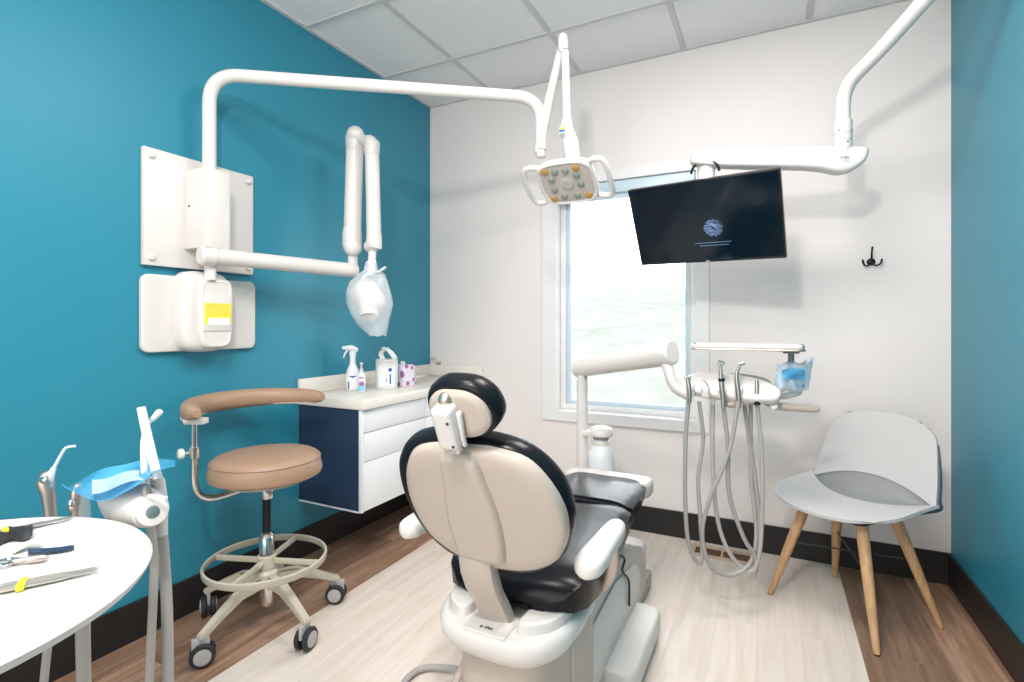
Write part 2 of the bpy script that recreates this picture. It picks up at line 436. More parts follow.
# outdoors
bm = B()
def hill(u, v):
    x = -14+u*34; y = .6+v**1.6*60
    return (x, y, -.35+4.05*min(1, (y/30))**.9+.05*math.sin(x*2.1+y)+.04*math.sin(y*3.3-x))
G = [[bm.verts.new(hill(i/40, j/40)) for j in range(41)] for i in range(41)]
for i in range(40):
    for j in range(40): bm.faces.new((G[i][j], G[i+1][j], G[i+1][j+1], G[i][j+1]))
o = obj('hillside', bm, 'grass', None, origin=(0, 0, 0)); o['kind'] = 'structure'

# ================================================================== WALL UNITS (left wall)
t = thing('wall_panel', 'square white board with corner bolts, upper of the two on the teal wall', 'panel', (.01, -1.662, 1.658))
bm = B(); box(bm, (.002, -1.897, 1.430), (.024, -1.427, 1.885), .003); obj('board', bm, 'plastic', t)
for yy in (-1.87, -1.455):
    for zz in (1.46, 1.855):
        bm = B(); lathe(bm, [(.013, 0), (.013, .006), (.009, .012), (.004, .013)], (.024, yy, zz), (1, 0, 0), 16); obj('bolt_cap', bm, 'plastic', t)
t = thing('equipment_backplate', 'wide white plate with rounded corners, lower of the two on the teal wall', 'panel', (.01, -1.66, 1.243))
bm = B(); slab(bm, rrect(.244, .1525, .03), frame((.002, -1.66, 1.2435), (0, 1, 0), (0, 0, 1)), rprof(.006, 0, .024)); obj('plate', bm, 'plastic', t)
box_y = -1.70
lamp = thing('examination_lamp', 'white articulated examination lamp with twelve round lenses, arm reaching from the teal wall', 'lamp', (.10, box_y, 1.51))
bm = B(); box(bm, (.024, -1.745, 1.507), (.165, -1.64, 1.828), .005); obj('post_cover', bm, 'white', lamp)
bm = B(); lathe(bm, [(.004, 0), (.004, .003)], (.06, -1.745, 1.68), (0, -1, 0), 10); obj('cover_screw', bm, 'ink', lamp)
P0 = V((.11, -1.694, 1.80)); e1 = at(213, 72, 2.09)
pe = at(540, 98, 2.34)
top = V((P0.x, P0.y, 2.228)); 
tip = at(541, 150, 2.35)
turn = V((tip.x, tip.y, top.z+.0))
bm = B(); tube(bm, fillet([P0, top, turn, tip], .12, 10), .0262, 18); obj('post_tube', bm, 'white', lamp)
# spring arm
el = at(563, 42, 2.30)
bm = B(); cyl(bm, tip+V((0, 0, -.035)), tip+V((0, 0, .02)), .020, 18, .003); obj('swivel', bm, 'white', lamp)
bm = B(); cyl(bm, tip+V((0, 0, .018)), tip+V((0, 0, .026)), .022, 18); obj('swivel_ring', bm, 'darkmet', lamp)
d = (el-tip)
base_arm = tip+V((-.01, 0, 0))
bm = B(); tube(bm, [base_arm, base_arm+d*.5, el], [.024, .021, .019], 16, dome=True); obj('lower_arm', bm, 'white', lamp)
bm = B(); tube(bm, [el+V((.002, -.006, -.035)), el+V((.002, -.006, -.008)), el+V((.002, -.006, .010))], [.026, .027, .025], 18, dome=True, flat=.85); obj('elbow_cover', bm, 'white', lamp)
bm = B(); cyl(bm, el+V((.014, -.012, -.055)), el+V((.014, -.012, -.045)), .0165, 16); obj('elbow_ring', bm, 'darkmet', lamp)
hc = at(568, 182, 2.2)
yk = at(566, 128, 2.2)
bm = B(); tube(bm, [el+V((.014, -.012, -.05)), yk+V((0, .01, .03))], [.0165, .0175], 16); obj('drop_arm', bm, 'white', lamp)
bm = B(); tube(bm, [yk+V((0, .01, .035)), yk, yk+V((.012, .02, -.06)), hc+V((.01, .05, .05))], [.022, .030, .038, .034], 18, dome=True, flat=.95); obj('yoke', bm, 'plastic', lamp)
nrm = V((.15, -.60, -.78)).normalized(); ux = V((1, 0, 0)); 
uy = nrm.cross(ux).normalized()
fh = frame(hc, ux, uy)
if fh[3].dot(nrm) < 0: fh = (fh[0], fh[1], -fh[2], nrm)
upw = fh[2] if fh[2].z > 0 else -fh[2]
fh = (hc, V((1, 0, 0)), upw, (V((1, 0, 0)).cross(upw)))
sg = 1 if fh[3].dot(nrm) > 0 else -1
assert sg == 1
rd = bpy.data
hd = B(); slab(hd, sup(.128, .110, 3.6, 48), fh, [(.03, -.035), (.012, -.028), (.002, -.015), (0, 0), (.002, .012), (.007, .016), (.013, .0145), (.018, .009)]); head = obj('lamp_head', hd, 'white', lamp)
bm = B(); slab(bm, sup(.113, .095, 3.6, 40), fh, [(0, .006), (0, .010), (.004, .012)]); obj('lamp_face', bm, 'lampface', head)
bm = B(); lathe(bm, [(.03, 0), (.03, .003), (.02, .006), (.006, .004)], fpt(fh, 0, 0, .012), fh[3], 24); obj('centre_lens', bm, 'lampc', head)
lens = [(-.088, .078, 1), (-.040, .070, 0), (.010, .070, 0), (.062, .078, 1), (-.070, .030, 0), (-.070, -.024, 0), (.055, .040, 0), (.062, -.012, 0), (-.088, -.078, 1), (-.035, -.072, 0), (.030, -.072, 0), (.082, -.078, 1)]
for x, y, k in [(a*.92, b*.92, c) for a, b, c in lens]:
    bm = B(); lathe(bm, [(.0165, 0), (.0165, .002), (.014, .005), (.006, .007), (.002, .0072)], fpt(fh, x, y, .012), fh[3], 18)
    obj('lens', bm, 'lampam' if k else 'lampgr', head, label='amber lens' if k else 'grey green lens')
for sx in (-1, 1):
    pts = [fpt(fh, sx*.105, .080, -.008), fpt(fh, sx*.145, .094, 0), fpt(fh, sx*.175, .080, .005), fpt(fh, sx*.184, .0, .01), fpt(fh, sx*.176, -.078, .005), fpt(fh, sx*.145, -.094, 0), fpt(fh, sx*.105, -.086, -.008)]
    bm = B(); tube(bm, smooth_path(pts, 6), .0118, 12); obj('handle', bm, 'white', lamp)
lf = frame(yk+V((.0, -.046, -.03)), (1, 0, 0), (0, .15, 1))
for k, mt in enumerate(('yellow', 'blue', 'ltblue')):
    bm = B(); box(bm, (-.012, .010-k*.010, 0), (.012, .017-k*.010, .002), 0, lf); obj('sticker', bm, mt, lamp, smooth=False)

# x-ray
xr = thing('xray_machine', 'white wall x-ray unit with yellow-labelled control box and folded jointed arm', 'x-ray machine', (.03, -1.70, 1.10))
ctl_f = frame((.022, -1.688, 1.252), (0, 1, 0), (0, 0, 1))
out = closed([(-.085, .150), (0, .165), (.085, .150), (.104, .04), (.104, -.08), (.080, -.150), (0, -.165), (-.080, -.150), (-.104, -.08), (-.104, .04)])
bm = B(); slab(bm, out, ctl_f, [(0, 0), (0, .045), (.004, .06), (.014, .072), (.03, .078)]); cb = obj('control_box', bm, 'plastic', xr)
cf = frame((.100, -1.664, 1.248), (0, 1, 0), (0, 0, 1))
out2 = closed([(-.066, .125), (0, .138), (.066, .125), (.070, 0), (.062, -.125), (0, -.145), (-.062, -.125), (-.070, 0)])
bm = B(); slab(bm, out2, cf, [(0, -.004), (0, .010), (.004, .016), (.010, .018), (.014, .016)]); obj('control_face', bm, 'white', xr)
bm = B(); box(bm, (-.058, -.075, .014), (.060, .072, .021), .003, cf); sc = obj('display_panel', bm, 'plastic', xr)
bm = B(); box(bm, (-.056, -.048, .0205), (.058, .040, .0222), 0, cf); lb = obj('warning_label', bm, 'yellow', xr, smooth=False, label='yellow warning label')
bm = B()
for k in range(5):
    box(bm, (-.050, .031-k*.009, .0222), (.050-.008*(k % 3), .0325-k*.009, .0226), 0, cf)
obj('label_print', bm, 'beigemet', lb, smooth=False)
bm = B(); box(bm, (-.044, -.050, .0222), (.050, -.020, .0228), 0, cf); obj('label_strip', bm, 'paper', lb, smooth=False)
bm = B(); cyl(bm, (.11, -1.690, 1.38), (.11, -1.690, 1.45), .022, 18, .003); obj('mast', bm, 'white', xr)
A = V((.13, -1.735, 1.478)); Z = at(355, 271, 2.64); Z.z = 1.475
bm = B(); tube(bm, [A, A+(Z-A)*.12, A+(Z-A)*.13, Z], [.036, .036, .034, .036], 20, dome=False); obj('horizontal_arm', bm, 'white', xr)
bm = B(); cyl(bm, A-(Z-A).normalized()*.012, A+(Z-A).normalized()*.05, .041, 20, .008); obj('arm_collar', bm, 'plastic', xr)
b1 = at(352, 246, 2.62); t1 = at(355, 138, 2.62); b2 = at(374, 246, 2.55); t2 = at(372, 143, 2.55)
t1.x, t1.y = t1.x, t1.y
bm = B(); cyl(bm, at(353, 268, 2.63), b1, .024, 18); obj('arm_pivot', bm, 'white', xr)
bm = B(); tube(bm, [b1+V((0, 0, .02)), t1+V((0, 0, -.02))], [.043, .043], 20); obj('first_arm', bm, 'white', xr)
bm = B(); tube(bm, [b1+V((0, 0, .07)), b1+V((.0, 0, .01)), b1+V((.015, -.01, -.01))], [.047, .048, .045], 20, dome=True); obj('lower_joint', bm, 'plastic', xr)
bm = B(); tube(bm, [t1+V((0, 0, -.05)), t1+V((0, 0, 0)), t1+V((.012, -.01, .012))], [.046, .047, .043], 20, dome=True); obj('upper_joint', bm, 'plastic', xr)
bm = B(); cyl(bm, t1+V((.02, 0, 0)), t2+V((-.01, 0, 0)), .026, 16); obj('elbow_link', bm, 'plastic', xr)
bm = B(); tube(bm, [b2+V((0, 0, .02)), t2+V((0, 0, -.02))], [.035, .034], 20); obj('second_arm', bm, 'white', xr)
bm = B(); tube(bm, [t2+V((0, 0, -.05)), t2+V((0, 0, -.005)), t2+V((-.015, 0, .008))], [.037, .039, .034], 20, dome=True); obj('upper_joint', bm, 'plastic', xr)
bm = B(); tube(bm, [b2+V((0, 0, .05)), b2+V((0, 0, 0)), b2+V((-.02, 0, -.0))], [.037, .040, .034], 20, dome=True); obj('lower_joint', bm, 'plastic', xr)
hx = at(369, 300, 2.55)
bm = B(); tube(bm, [b2+V((-.01, 0, -.02)), at(371, 275, 2.55)], .019, 16); obj('head_stem', bm, 'white', xr)
bm = B(); tube(bm, [hx+V((-.075, .02, .03)), hx+V((-.02, 0, .035)), hx+V((.045, -.02, -.01))], [.05, .072, .06], 20, dome=True); obj('tube_head', bm, 'white', xr)
bm = B(); tube(bm, [hx+V((.02, -.02, .0)), hx+V((.045, -.05, -.085))], [.052, .045], 20); obj('aiming_cone', bm, 'plastic', xr)
# bag over the head
t = thing('plastic_bag', 'clear knotted plastic bag wrapped over the x-ray head', 'bag', hx)
bm = B(); rings = []
spec = [(262, 371, 5), (271, 370, 7), (275, 371, 13), (283, 369, 19.5), (293, 369, 22.5), (303, 370, 23), (313, 371, 20.5), (322, 373, 16.5), (330, 376, 12), (335, 378, 8.5)]
rnd = random.Random(3)
for k, (py, px, hw) in enumerate(spec):
    c = at(px, py, 2.53); r = hw/FPX*2.53
    rings.append([c+V((cs*math.cos(a)*r*1.0-sn*math.sin(a)*r*.75, sn*math.cos(a)*r+cs*math.sin(a)*r*.75, .007*math.sin(3*a+k)))*1.0+V((0, 0, 0)) + V((math.cos(a), math.sin(a), 0))*rnd.uniform(-.006, .006) for a in [2*PI*q/28 for q in range(28)]])
loft(bm, rings); obj('bag_film', bm, 'bag', t)
k0 = at(372, 272, 2.50)
bm = B(); tube(bm, smooth_path([k0, at(378, 272, 2.49), at(383, 269, 2.49), at(386, 267, 2.49)], 4), [.006, .009, .012, .009], 10, flat=.5); tube(bm, [k0, at(366, 275, 2.49), at(362, 279, 2.49)], [.006, .008, .005], 10); obj('knot', bm, 'paper', t)

# ================================================================== CABINET
cab = thing('drawer_cabinet', 'wall-hung cabinet with white drawers and navy side below the cream counter', 'cabinet', (.21, -.575, .30))
bm = B(); box(bm, (.002, -1.128, .306), (.398, -.004, .788)); obj('carcass', bm, 'lamin', cab, smooth=False)
bm = B(); box(bm, (.002, -1.148, .304), (.404, -1.129, .790), .001); obj('side_panel', bm, 'navy', cab, smooth=False, label='navy side panel')
bm = B(); box(bm, (.405, -1.150, .298), (.424, -1.134, .790), .001); obj('edge_strip', bm, 'lamin', cab)
bm = B(); box(bm, (.002, -1.150, .296), (.405, -1.120, .303)); obj('bottom_strip', bm, 'lamin', cab, smooth=False)
for y0, y1 in ((-1.131, -.632), (-.628, -.006)):
    for z0, z1 in ((.679, .786), (.538, .673), (.300, .533)):
        bm = B(); box(bm, (.40, y0, z0), (.420, y1, z1), .0015); dr = obj('drawer', bm, 'lamin', cab)
        if z0 != .300:
            bm = B(); box(bm, (.402, y0+.002, z0-.0045), (.416, y1-.002, z0-.0005)); obj('finger_pull', bm, 'steel', dr, smooth=False)
ct = thing('countertop', 'cream laminate counter with raised splash edge over the drawer cabinet', 'countertop', (.21, -.58, .79))
bm = B(); box(bm, (.002, -1.158, .791), (.440, -.002, .840), .006); obj('top_slab', bm, 'counter', ct)
bm = B(); box(bm, (.002, -1.158, .841), (.022, -.002, .921), .002); box(bm, (.022, -.022, .841), (.44, -.002, .921), .002); obj('splash_edge', bm, 'counter', ct)

# things on the counter
c = V((.115, -.885, .841))
t = thing('spray_bottle', 'tall white trigger spray bottle with blue label on the counter', 'bottle', c)
bm = B(); lathe(bm, [(.033, 0), (.036, .004), (.036, .085), (.033, .105), (.02, .135), (.0155, .15), (.015, .19)], c, seg=28); obj('bottle_body', bm, 'bottle', t)
bm = B(); lathe(bm, [(.018, .188), (.018, .212), (.014, .216)], c, seg=20)
tube(bm, [c+V((.012, .01, .222)), c+V((-.0, -.012, .232)), c+V((-.02, -.045, .233))], [.014, .016, .010], 12, dome=True); obj('spray_head', bm, 'bottle', t)
bm = B(); tube(bm, smooth_path([c+V((-.008, -.022, .225)), c+V((-.018, -.036, .205)), c+V((-.020, -.048, .180))], 5), [.006, .005, .004], 8); obj('trigger', bm, 'bottle', t)
def wrap(bm, c, r, a0, a1, z0, z1, n=10):
    pr = []
    for k in range(n+1):
        a = a0+(a1-a0)*k/n; pr.append((math.cos(a), math.sin(a)))
    vs = [[bm.verts.new(c+V((x*q, y*q, z))) for x, y in pr] for q, z in ((r, z0), (r, z1))]
    for k in range(n): bm.faces.new((vs[0][k], vs[0][k+1], vs[1][k+1], vs[1][k]))
fa = math.atan2(CAM.y-c.y, CAM.x-c.x)
bm = B(); wrap(bm, c, .0366, fa-1.0, fa+.9, .008, .080); lbp = obj('label_sheet', bm, 'paper', t)
bm = B()
for k in range(8): wrap(bm, c, .0370, fa-.6+k*.15, fa-.6+(k+1)*.15, .079-.010*(1-abs(k-3.5)/4), .080, 1)
obj('label_mark', bm, 'blue', lbp, smooth=False, label='blue label mark')
bm = B(); wrap(bm, c, .0370, fa-.75, fa-.5, .01, .05, 2); obj('label_mark', bm, 'blue', lbp, smooth=False, label='blue label mark')
c = V((.205, -.915, .841)); fa = math.atan2(CAM.y-c.y, CAM.x-c.x)
t = thing('pump_bottle', 'small clear pump bottle with printed label in front of the spray bottle', 'bottle', c)
bm = B(); lathe(bm, [(.019, 0), (.022, .003), (.022, .085), (.016, .097), (.009, .102), (.009, .112)], c, seg=24); obj('bottle_body', bm, 'bottle', t)
bm = B(); lathe(bm, [(.010, .110), (.010, .122), (.004, .124), (.004, .145), (.009, .147), (.009, .155), (.003, .157)], c, seg=16); tube(bm, [c+V((0, 0, .151)), c+V((.02, -.018, .149))], [.004, .003], 8); obj('pump', bm, 'white', t)
bm = B(); wrap(bm, c, .0225, fa-.7, fa+.7, .035, .08); obj('label_top', bm, 'tissuebox', t)
bm = B(); wrap(bm, c, .0225, fa-.8, fa+.8, .006, .034); obj('label_band', bm, 'ltblue', t)
c = V((.235, -.745, .841)); fa = math.atan2(CAM.y-c.y, CAM.x-c.x)
t = thing('wipes_tub', 'white tub of wet wipes with a wipe pulled out of its lid', 'tub', c)
bm = B(); lathe(bm, [(.058, 0), (.061, .004), (.061, .145), (.058, .15)], c, seg=32); obj('tub_body', bm, 'bottle', t)
bm = B(); lathe(bm, [(.0615, .149), (.0615, .160), (.057, .166), (.02, .167)], c, seg=32); obj('lid', bm, 'white', t)
fwd = V((sn, cs, 0)); rgt = V((cs, sn, 0)); bm = B()
sheet(bm, lambda u, v: c+rgt*(-.020-.012*math.sin(v*3)+.006*math.sin(u*6))+fwd*(.03*(u-.5))+V((0, 0, .166+.062*v))+rgt*(.05*max(0, v-.55)), 8, 10, .006)
sheet(bm, lambda u, v: c+rgt*(-.015+.062*v+.004*math.sin(u*7))+fwd*(.036*(u-.5)*(1-.3*v))+V((0, 0, .226-.060*v**1.6+.004*math.sin(u*5+v*4))), 8, 12, .008); obj('wipe', bm, 'paper', t)
bm = B(); wrap(bm, c, .0615, fa-.9, fa+.7, .02, .13); lb = obj('label_sheet', bm, 'paper', t)
bm = B(); obj_marks = ((fa+.15, fa+.45, .10, .118), (fa+.25, fa+.38, .03, .085), (fa-.05, fa+.02, .045, .06)); bm.free()
for m0, m1, m2, m3 in obj_marks:
    bm = B(); wrap(bm, c, .0619, m0, m1, m2, m3, 3); obj('label_mark', bm, 'blue', lb, smooth=False, label='blue label mark')
t = thing('tissue_box', 'mauve patterned upright tissue box beside the wipes tub', 'tissue box', (.235, -.60, .841), math.radians(-10))
bm = B(); box(bm, (-.05, -.045, 0), (.05, .045, .125), .002); obj('carton', bm, 'tissuebox', t, local=True)
bm = B(); sheet(bm, lambda u, v: (-.02+.04*u, .01*math.sin(u*6), .124+.02*v), 6, 4, .002); obj('tissue', bm, 'paper', t, local=True)
t = thing('counter_dispenser', 'tiny white box on a grey foot far along the counter', 'dispenser', (.20, -.46, .841))
bm = B(); box(bm, (.185, -.475, .841), (.215, -.445, .847)); obj('foot', bm, 'hose', t)
bm = B(); box(bm, (.183, -.475, .847), (.217, -.445, .875), .003); box(bm, (.19, -.45, .87), (.21, -.36, .882), .003); obj('case', bm, 'counter', t)
t = thing('wall_knobs', 'pair of small white round knobs on the pale wall at the counter corner', 'wall knob', (.05, -.005, .95))
bm = B(); lathe(bm, [(.007, 0), (.007, .012), (.015, .014), (.016, .024), (.011, .03)], (.035, -.002, .972), (0, -1, 0), 16); obj('knob', bm, 'white', t)
bm = B(); lathe(bm, [(.007, 0), (.007, .012), (.015, .014), (.016, .024), (.011, .03)], (.085, -.002, .948), (0, -1, 0), 16); k = obj('knob', bm, 'white', t)
bm = B(); box(bm, (.075, -.03, .920), (.095, -.004, .934), .002); obj('valve_stem', bm, 'steel', k)

# ================================================================== STOOL
SX, SY = .36, -1.62
st = thing('operator_stool', 'tan round stool on casters with curved armrest and foot ring', 'stool', (SX, SY, 0))
S = V((SX, SY, 0))
bm = B(); lathe(bm, [(.16, .592), (.190, .594), (.206, .602), (.211, .618), (.205, .645), (.201, .662), (.194, .674), (.180, .682), (.15, .687), (.08, .690), (.02, .691)], S, seg=48); seat = obj('seat', bm, 'tan', st)
bm = B(); pts = [S+V((.2015*math.cos(a), .2015*math.sin(a), .664)) for a in [2*PI*k/48 for k in range(49)]]; tube(bm, pts, .003, 6, cap=False); obj('seat_piping', bm, 'tan', seat)
bm = B(); lathe(bm, [(.15, .575), (.15, .588)], S, seg=32); lathe(bm, [(.03, .545), (.03, .576)], S, seg=20); obj('seat_plate', bm, 'beigemet', st)
bm = B(); lathe(bm, [(.0155, .36), (.0155, .56)], S, seg=20); obj('gas_column', bm, 'darkmet', st)
bm = B(); lathe(bm, [(.024, .505), (.026, .51), (.026, .55), (.022, .556)], S, seg=20); obj('top_collar', bm, 'chrome', st)
bm = B(); lathe(bm, [(.028, .20), (.028, .345), (.024, .352), (.026, .354), (.026, .365), (.02, .37)], S, seg=24); lathe(bm, [(.024, .02+.06), (.026, .085), (.026, .20)], S, seg=20); obj('cylinder_sleeve', bm, 'chrome', st)
bm = B(); lathe(bm, [(.03, .155), (.042, .16), (.044, .21), (.034, .222)], S, seg=28); obj('hub', bm, 'beigemet', st)
cast_a = [math.radians(a) for a in (-86, -10, 62, 130, 194)]
def caster(parent, C, ang, r=.041):
    dx = V((math.cos(ang), math.sin(ang), 0))
    bm = B()
    for sgn in (-1, 1):
        lathe(bm, [(r*.55, 0), (r*.9, .002), (r, .007), (r, .015), (r*.9, .020)], V((C.x, C.y, r+.001))+dx*(sgn*.007-(.02 if sgn < 0 else 0)), dx, 24)
    wl = obj('caster_wheel', bm, 'rubber', parent)
    for sgn in (-1, 1):
        bm = B(); lathe(bm, [(r*.68, 0), (r*.68, .002), (r*.3, .004)], V((C.x, C.y, r+.001))+dx*sgn*.0275, dx*sgn, 20); obj('wheel_disc', bm, 'wheelg', wl)
    bm = B(); box(bm, (-.006, -.034, r*1.2), (.006, .022, r*2+.018), .003, frame(C, dx, V((-dx.y, dx.x, 0)))); lathe(bm, [(.013, r*2+.01), (.014, r*2+.03)], C, seg=14); obj('caster_fork', bm, 'wheelg', parent)
for q, a in enumerate(cast_a):
    d = V((math.cos(a), math.sin(a), 0)); sd = V((-d.y, d.x, 0)); C = S+d*.275
    bm = B(); rings = []
    for rr, w, za, zb in ((.035, .018, .158, .205), (.12, .017, .158, .198), (.2, .015, .128, .160), (.262, .014, .100, .126), (.29, .013, .096, .112)):
        rings.append([S+d*rr+sd*w+V((0, 0, za)), S+d*rr+sd*w+V((0, 0, zb)), S+d*rr-sd*w+V((0, 0, zb)), S+d*rr-sd*w+V((0, 0, za))])
    loft(bm, rings); bmesh.ops.bevel(bm, geom=bm.edges[:], offset=.003, segments=2, affect='EDGES'); leg = obj('leg', bm, 'beigemet', st)
    caster(st, C, a+[.9, .4, 1.0, .3, .8][q])
# foot ring
bm = B(); n = 56; rings = []
for k in range(n+1):
    a = 2*PI*k/n; d = V((math.cos(a), math.sin(a), 0))
    rings.append([S+d*.221+V((0, 0, .244)), S+d*.225+V((0, 0, .244)), S+d*.228+V((0, 0, .250)), S+d*.228+V((0, 0, .268)), S+d*.222+V((0, 0, .272)), S+d*.218+V((0, 0, .268)), S+d*.218+V((0, 0, .248))])
loft(bm, rings, cap=False); fr = obj('foot_ring', bm, 'beigemet', st)
for k in range(4):
    a = math.radians(20+90*k); d = V((math.cos(a), math.sin(a), 0)); f = frame(S, d, V((-d.y, d.x, 0)))
    bm = B(); box(bm, (.03, -.005, .244), (.221, .005, .268), .004, f); obj('ring_spoke', bm, 'beigemet', fr)
bm = B(); lathe(bm, [(.03, .228), (.036, .233), (.036, .275), (.03, .28)], S, seg=24); kd = V((.3, -.95, 0)).normalized(); cyl(bm, S+kd*.03+V((0, 0, .255)), S+kd*.065+V((0, 0, .255)), .012, 14, .003); obj('ring_hub', bm, 'beigemet', fr)
# arm
pp = at(194, 470, 1.93); pp = V((pp.x, pp.y, 0))
bm = B(); tube(bm, fillet([pp+V((0, 0, .835)), pp+V((0, 0, .525)), S+V((-.03, -.02, .56))], .10, 10), .0125, 14); arm = obj('arm_tube', bm, 'chrome', st)
bm = B(); cyl(bm, pp+V((0, 0, .70)), pp+V((0, 0, .745)), .018, 18, .003); obj('arm_collar', bm, 'chrome', arm)
kd = (at(180, 445, 1.90)-at(193, 445, 1.93)); kd.z = 0; kd.normalize()
bm = B(); cyl(bm, pp+kd*.015+V((0, 0, .725)), pp+kd*.035+V((0, 0, .725)), .006, 12); obj('knob_stem', bm, 'chrome', arm)
bm = B(); cyl(bm, pp+kd*.032+V((0, 0, .725)), pp+kd*.052+V((0, 0, .725)), .019, 18, .005); obj('adjust_knob', bm, 'counter', arm)
bm = B(); box(bm, (-.03, -.02, .83), (.045, .02, .852), .004, frame(pp, (cs, sn, 0), (-sn, cs, 0))); obj('arm_bracket', bm, 'plastic', arm)
rings = []; n = 34
pa0 = pp-S; a_start = math.atan2(pa0.y, pa0.x)+.36; a_end = a_start-math.radians(180)
for k in range(n+1):
    q = k/n; a = a_start+(a_end-a_start)*q; d = V((math.cos(a), math.sin(a), 0)); e = min(1, math.sin(PI*min(max(q, 0), 1))**.22 if 0 < q < 1 else .05)
    e = max(e, .35)
    R = .262; cc = S+d*R+V((0, 0, .878)); ring = []
    for j in range(16):
        b = 2*PI*j/16; x = math.copysign(abs(math.cos(b))**.8, math.cos(b))*.040*e; z = math.copysign(abs(math.sin(b))**.8, math.sin(b))*.040*e
        ring.append(cc+d*x+V((0, 0, z)))
    rings.append(ring)
bm = B(); loft(bm, rings); pad = obj('armrest_pad', bm, 'tan', st)
bm = B(); rg = []
for k in range(2, n-1):
    q = k/n; a = a_start+(a_end-a_start)*q; d = V((math.cos(a), math.sin(a), 0)); cc = S+d*.262+V((0, 0, .853))
    rg.append([cc+d*.028+V((0, 0, -.005)), cc+d*.031, cc-d*.031, cc-d*.028+V((0, 0, -.005))])
loft(bm, rg); obj('pad_base', bm, 'counter', pad)

# ================================================================== DENTAL CHAIR
CX = 1.54
ch = thing('dental_chair', 'large reclining patient chair of black leather with cream shell', 'dental chair', (CX, -1.35, 0))
BU = V((0, -.394, .919)); BN = V((0, -.919, -.394))   # up the back; out of the rear face (towards head end)
bo = V((CX+.025, -1.955, .64))
fb = (bo, V((-1, 0, 0)), BU, V((-1, 0, 0)).cross(BU))   # normal points to the rear
if fb[3].y > 0: fb = (bo, V((1, 0, 0)), BU, V((1, 0, 0)).cross(BU))
assert fb[3].y < 0
RC = [(0, .335), (.08, .331), (.155, .303), (.207, .24), (.226, .165), (.220, .09), (.190, .025), (.14, -.022), (.075, -.045), (0, -.050)]
RS = [(0, .325), (.07, .322), (.14, .297), (.185, .237), (.205, .165), (.200, .095), (.170, .035), (.118, 0), (.06, -.016), (0, -.020)]
cush = [(x-.008, y) for x, y in sym(RC)]
shell = [(x+.008, y) for x, y in sym(RS)]
bk = B(); slab(bk, cush, fb, [(.03, -.070), (.012, -.064), (.002, -.050), (0, -.038), (0, -.022), (.004, -.010), (.012, -.003), (.022, -.001)], bend=-.35); bc = obj('back_cushion', bk, 'leather', ch)
bk = B(); slab(bk, shell, fb, [(0, -.02), (0, .002), (.003, .009), (.010, .014), (.022, .017)], bend=-.35); bs = obj('back_shell', bk, 'cream', ch)
sp = closed([(-.040, .312), (0, .316), (.046, .312), (.062, .24), (.072, .17), (.074, .11), (.070, .06), (.058, .015), (0, .008), (-.058, .015), (-.066, .06), (-.070, .11), (-.064, .17), (-.050, .24)])
fsp = (bo+V((-.005, 0, 0)), fb[1], fb[2], fb[3])
bk = B(); slab(bk, sp, fsp, [(0, .0), (.002, .020), (.008, .030), (.018, .034)]); obj('back_spine', bk, 'cream', bs)
# curved support from spine to base
bk = B(); rings = []
s0 = bo+V((-.012, 0, 0))+BU*(-.0)+fb[3]*.020
for y, z, w in ((-1.982, .690, .050), (-1.984, .655, .054), (-1.972, .60, .055), (-1.948, .55, .054), (-1.912, .50, .053), (-1.880, .45, .052), (-1.865, .42, .05)):
    rings.append([V((CX-.002+w*a*.87, y+b, z)) for a, b in ((-1, .022), (-.9, -.0), (-.5, -.010), (0, -.012), (.5, -.010), (.9, 0), (1, .022), (.9, .035), (-.9, .035))])
loft(bk, rings); obj('back_support', bk, 'cream', ch)
# headrest
hb = bo+BU*.418+V((.026, .0, 0))
HUP = BU.normalized()
fhd = (hb, fb[1], HUP, fb[1].cross(HUP))
hr = sym([(0, .070), (.040, .065), (.072, .042), (.086, .008), (.083, -.024), (.062, -.050), (.032, -.063), (0, -.066)])
bk = B(); slab(bk, hr, fhd, [(.025, -.046), (.010, -.042), (.002, -.030), (0, -.018), (0, .0), (.004, .010), (.010, .014), (.016, .015)], bend=-1.2); hc_ = obj('headrest', bk, 'leather', ch)
hr2 = [(x*.86, y*.84-.004) for x, y in hr]
bk = B(); slab(bk, hr2, fhd, [(0, .008), (.002, .020), (.008, .024), (.014, .026)], bend=-1.2); obj('headrest_shell', bk, 'cream', hc_)
fm = (bo+BU*.397+V((.010, 0, 0))+fb[3]*.038, fb[1], BU, fb[3])
bk = B(); slab(bk, rrect(.024, .050, .011), fm, [(.002, -.02), (0, -.012), (0, .012), (.004, .018), (.01, .020)]); hm = obj('headrest_bracket', bk, 'plastic', ch)
for yy in (-.035, .02):
    bk = B(); lathe(bk, [(.003, .018), (.003, .0215)], fpt(fm, .015, yy, 0), fb[3], 10); obj('bracket_screw', bk, 'ink', hm)
bk = B(); tube(bk, [fpt(fm, .031, .028, -.005), fpt(fm, .029, -.02, -.002), fpt(fm, .029, -.042, -.002)], [.008, .006, .006], 12, dome=True, flat=.8); 
if fb[1].x < 0:
    bk.free(); bk = B(); tube(bk, [fpt(fm, -.031, .028, -.005), fpt(fm, -.029, -.02, -.002), fpt(fm, -.029, -.042, -.002)], [.008, .006, .006], 12, dome=True, flat=.8)
obj('release_lever', bk, 'plastic', hm)
bk = B(); sphere(bk, fpt(fm, 0, .056, -.012), .016, (1, .8, 1)); obj('headrest_joint', bk, 'steel', hm)
bk = B(); box(bk, (-.013, -.066, -.020), (.013, -.044, .004), .002, fm); obj('slide_bar', bk, 'chrome', hm)
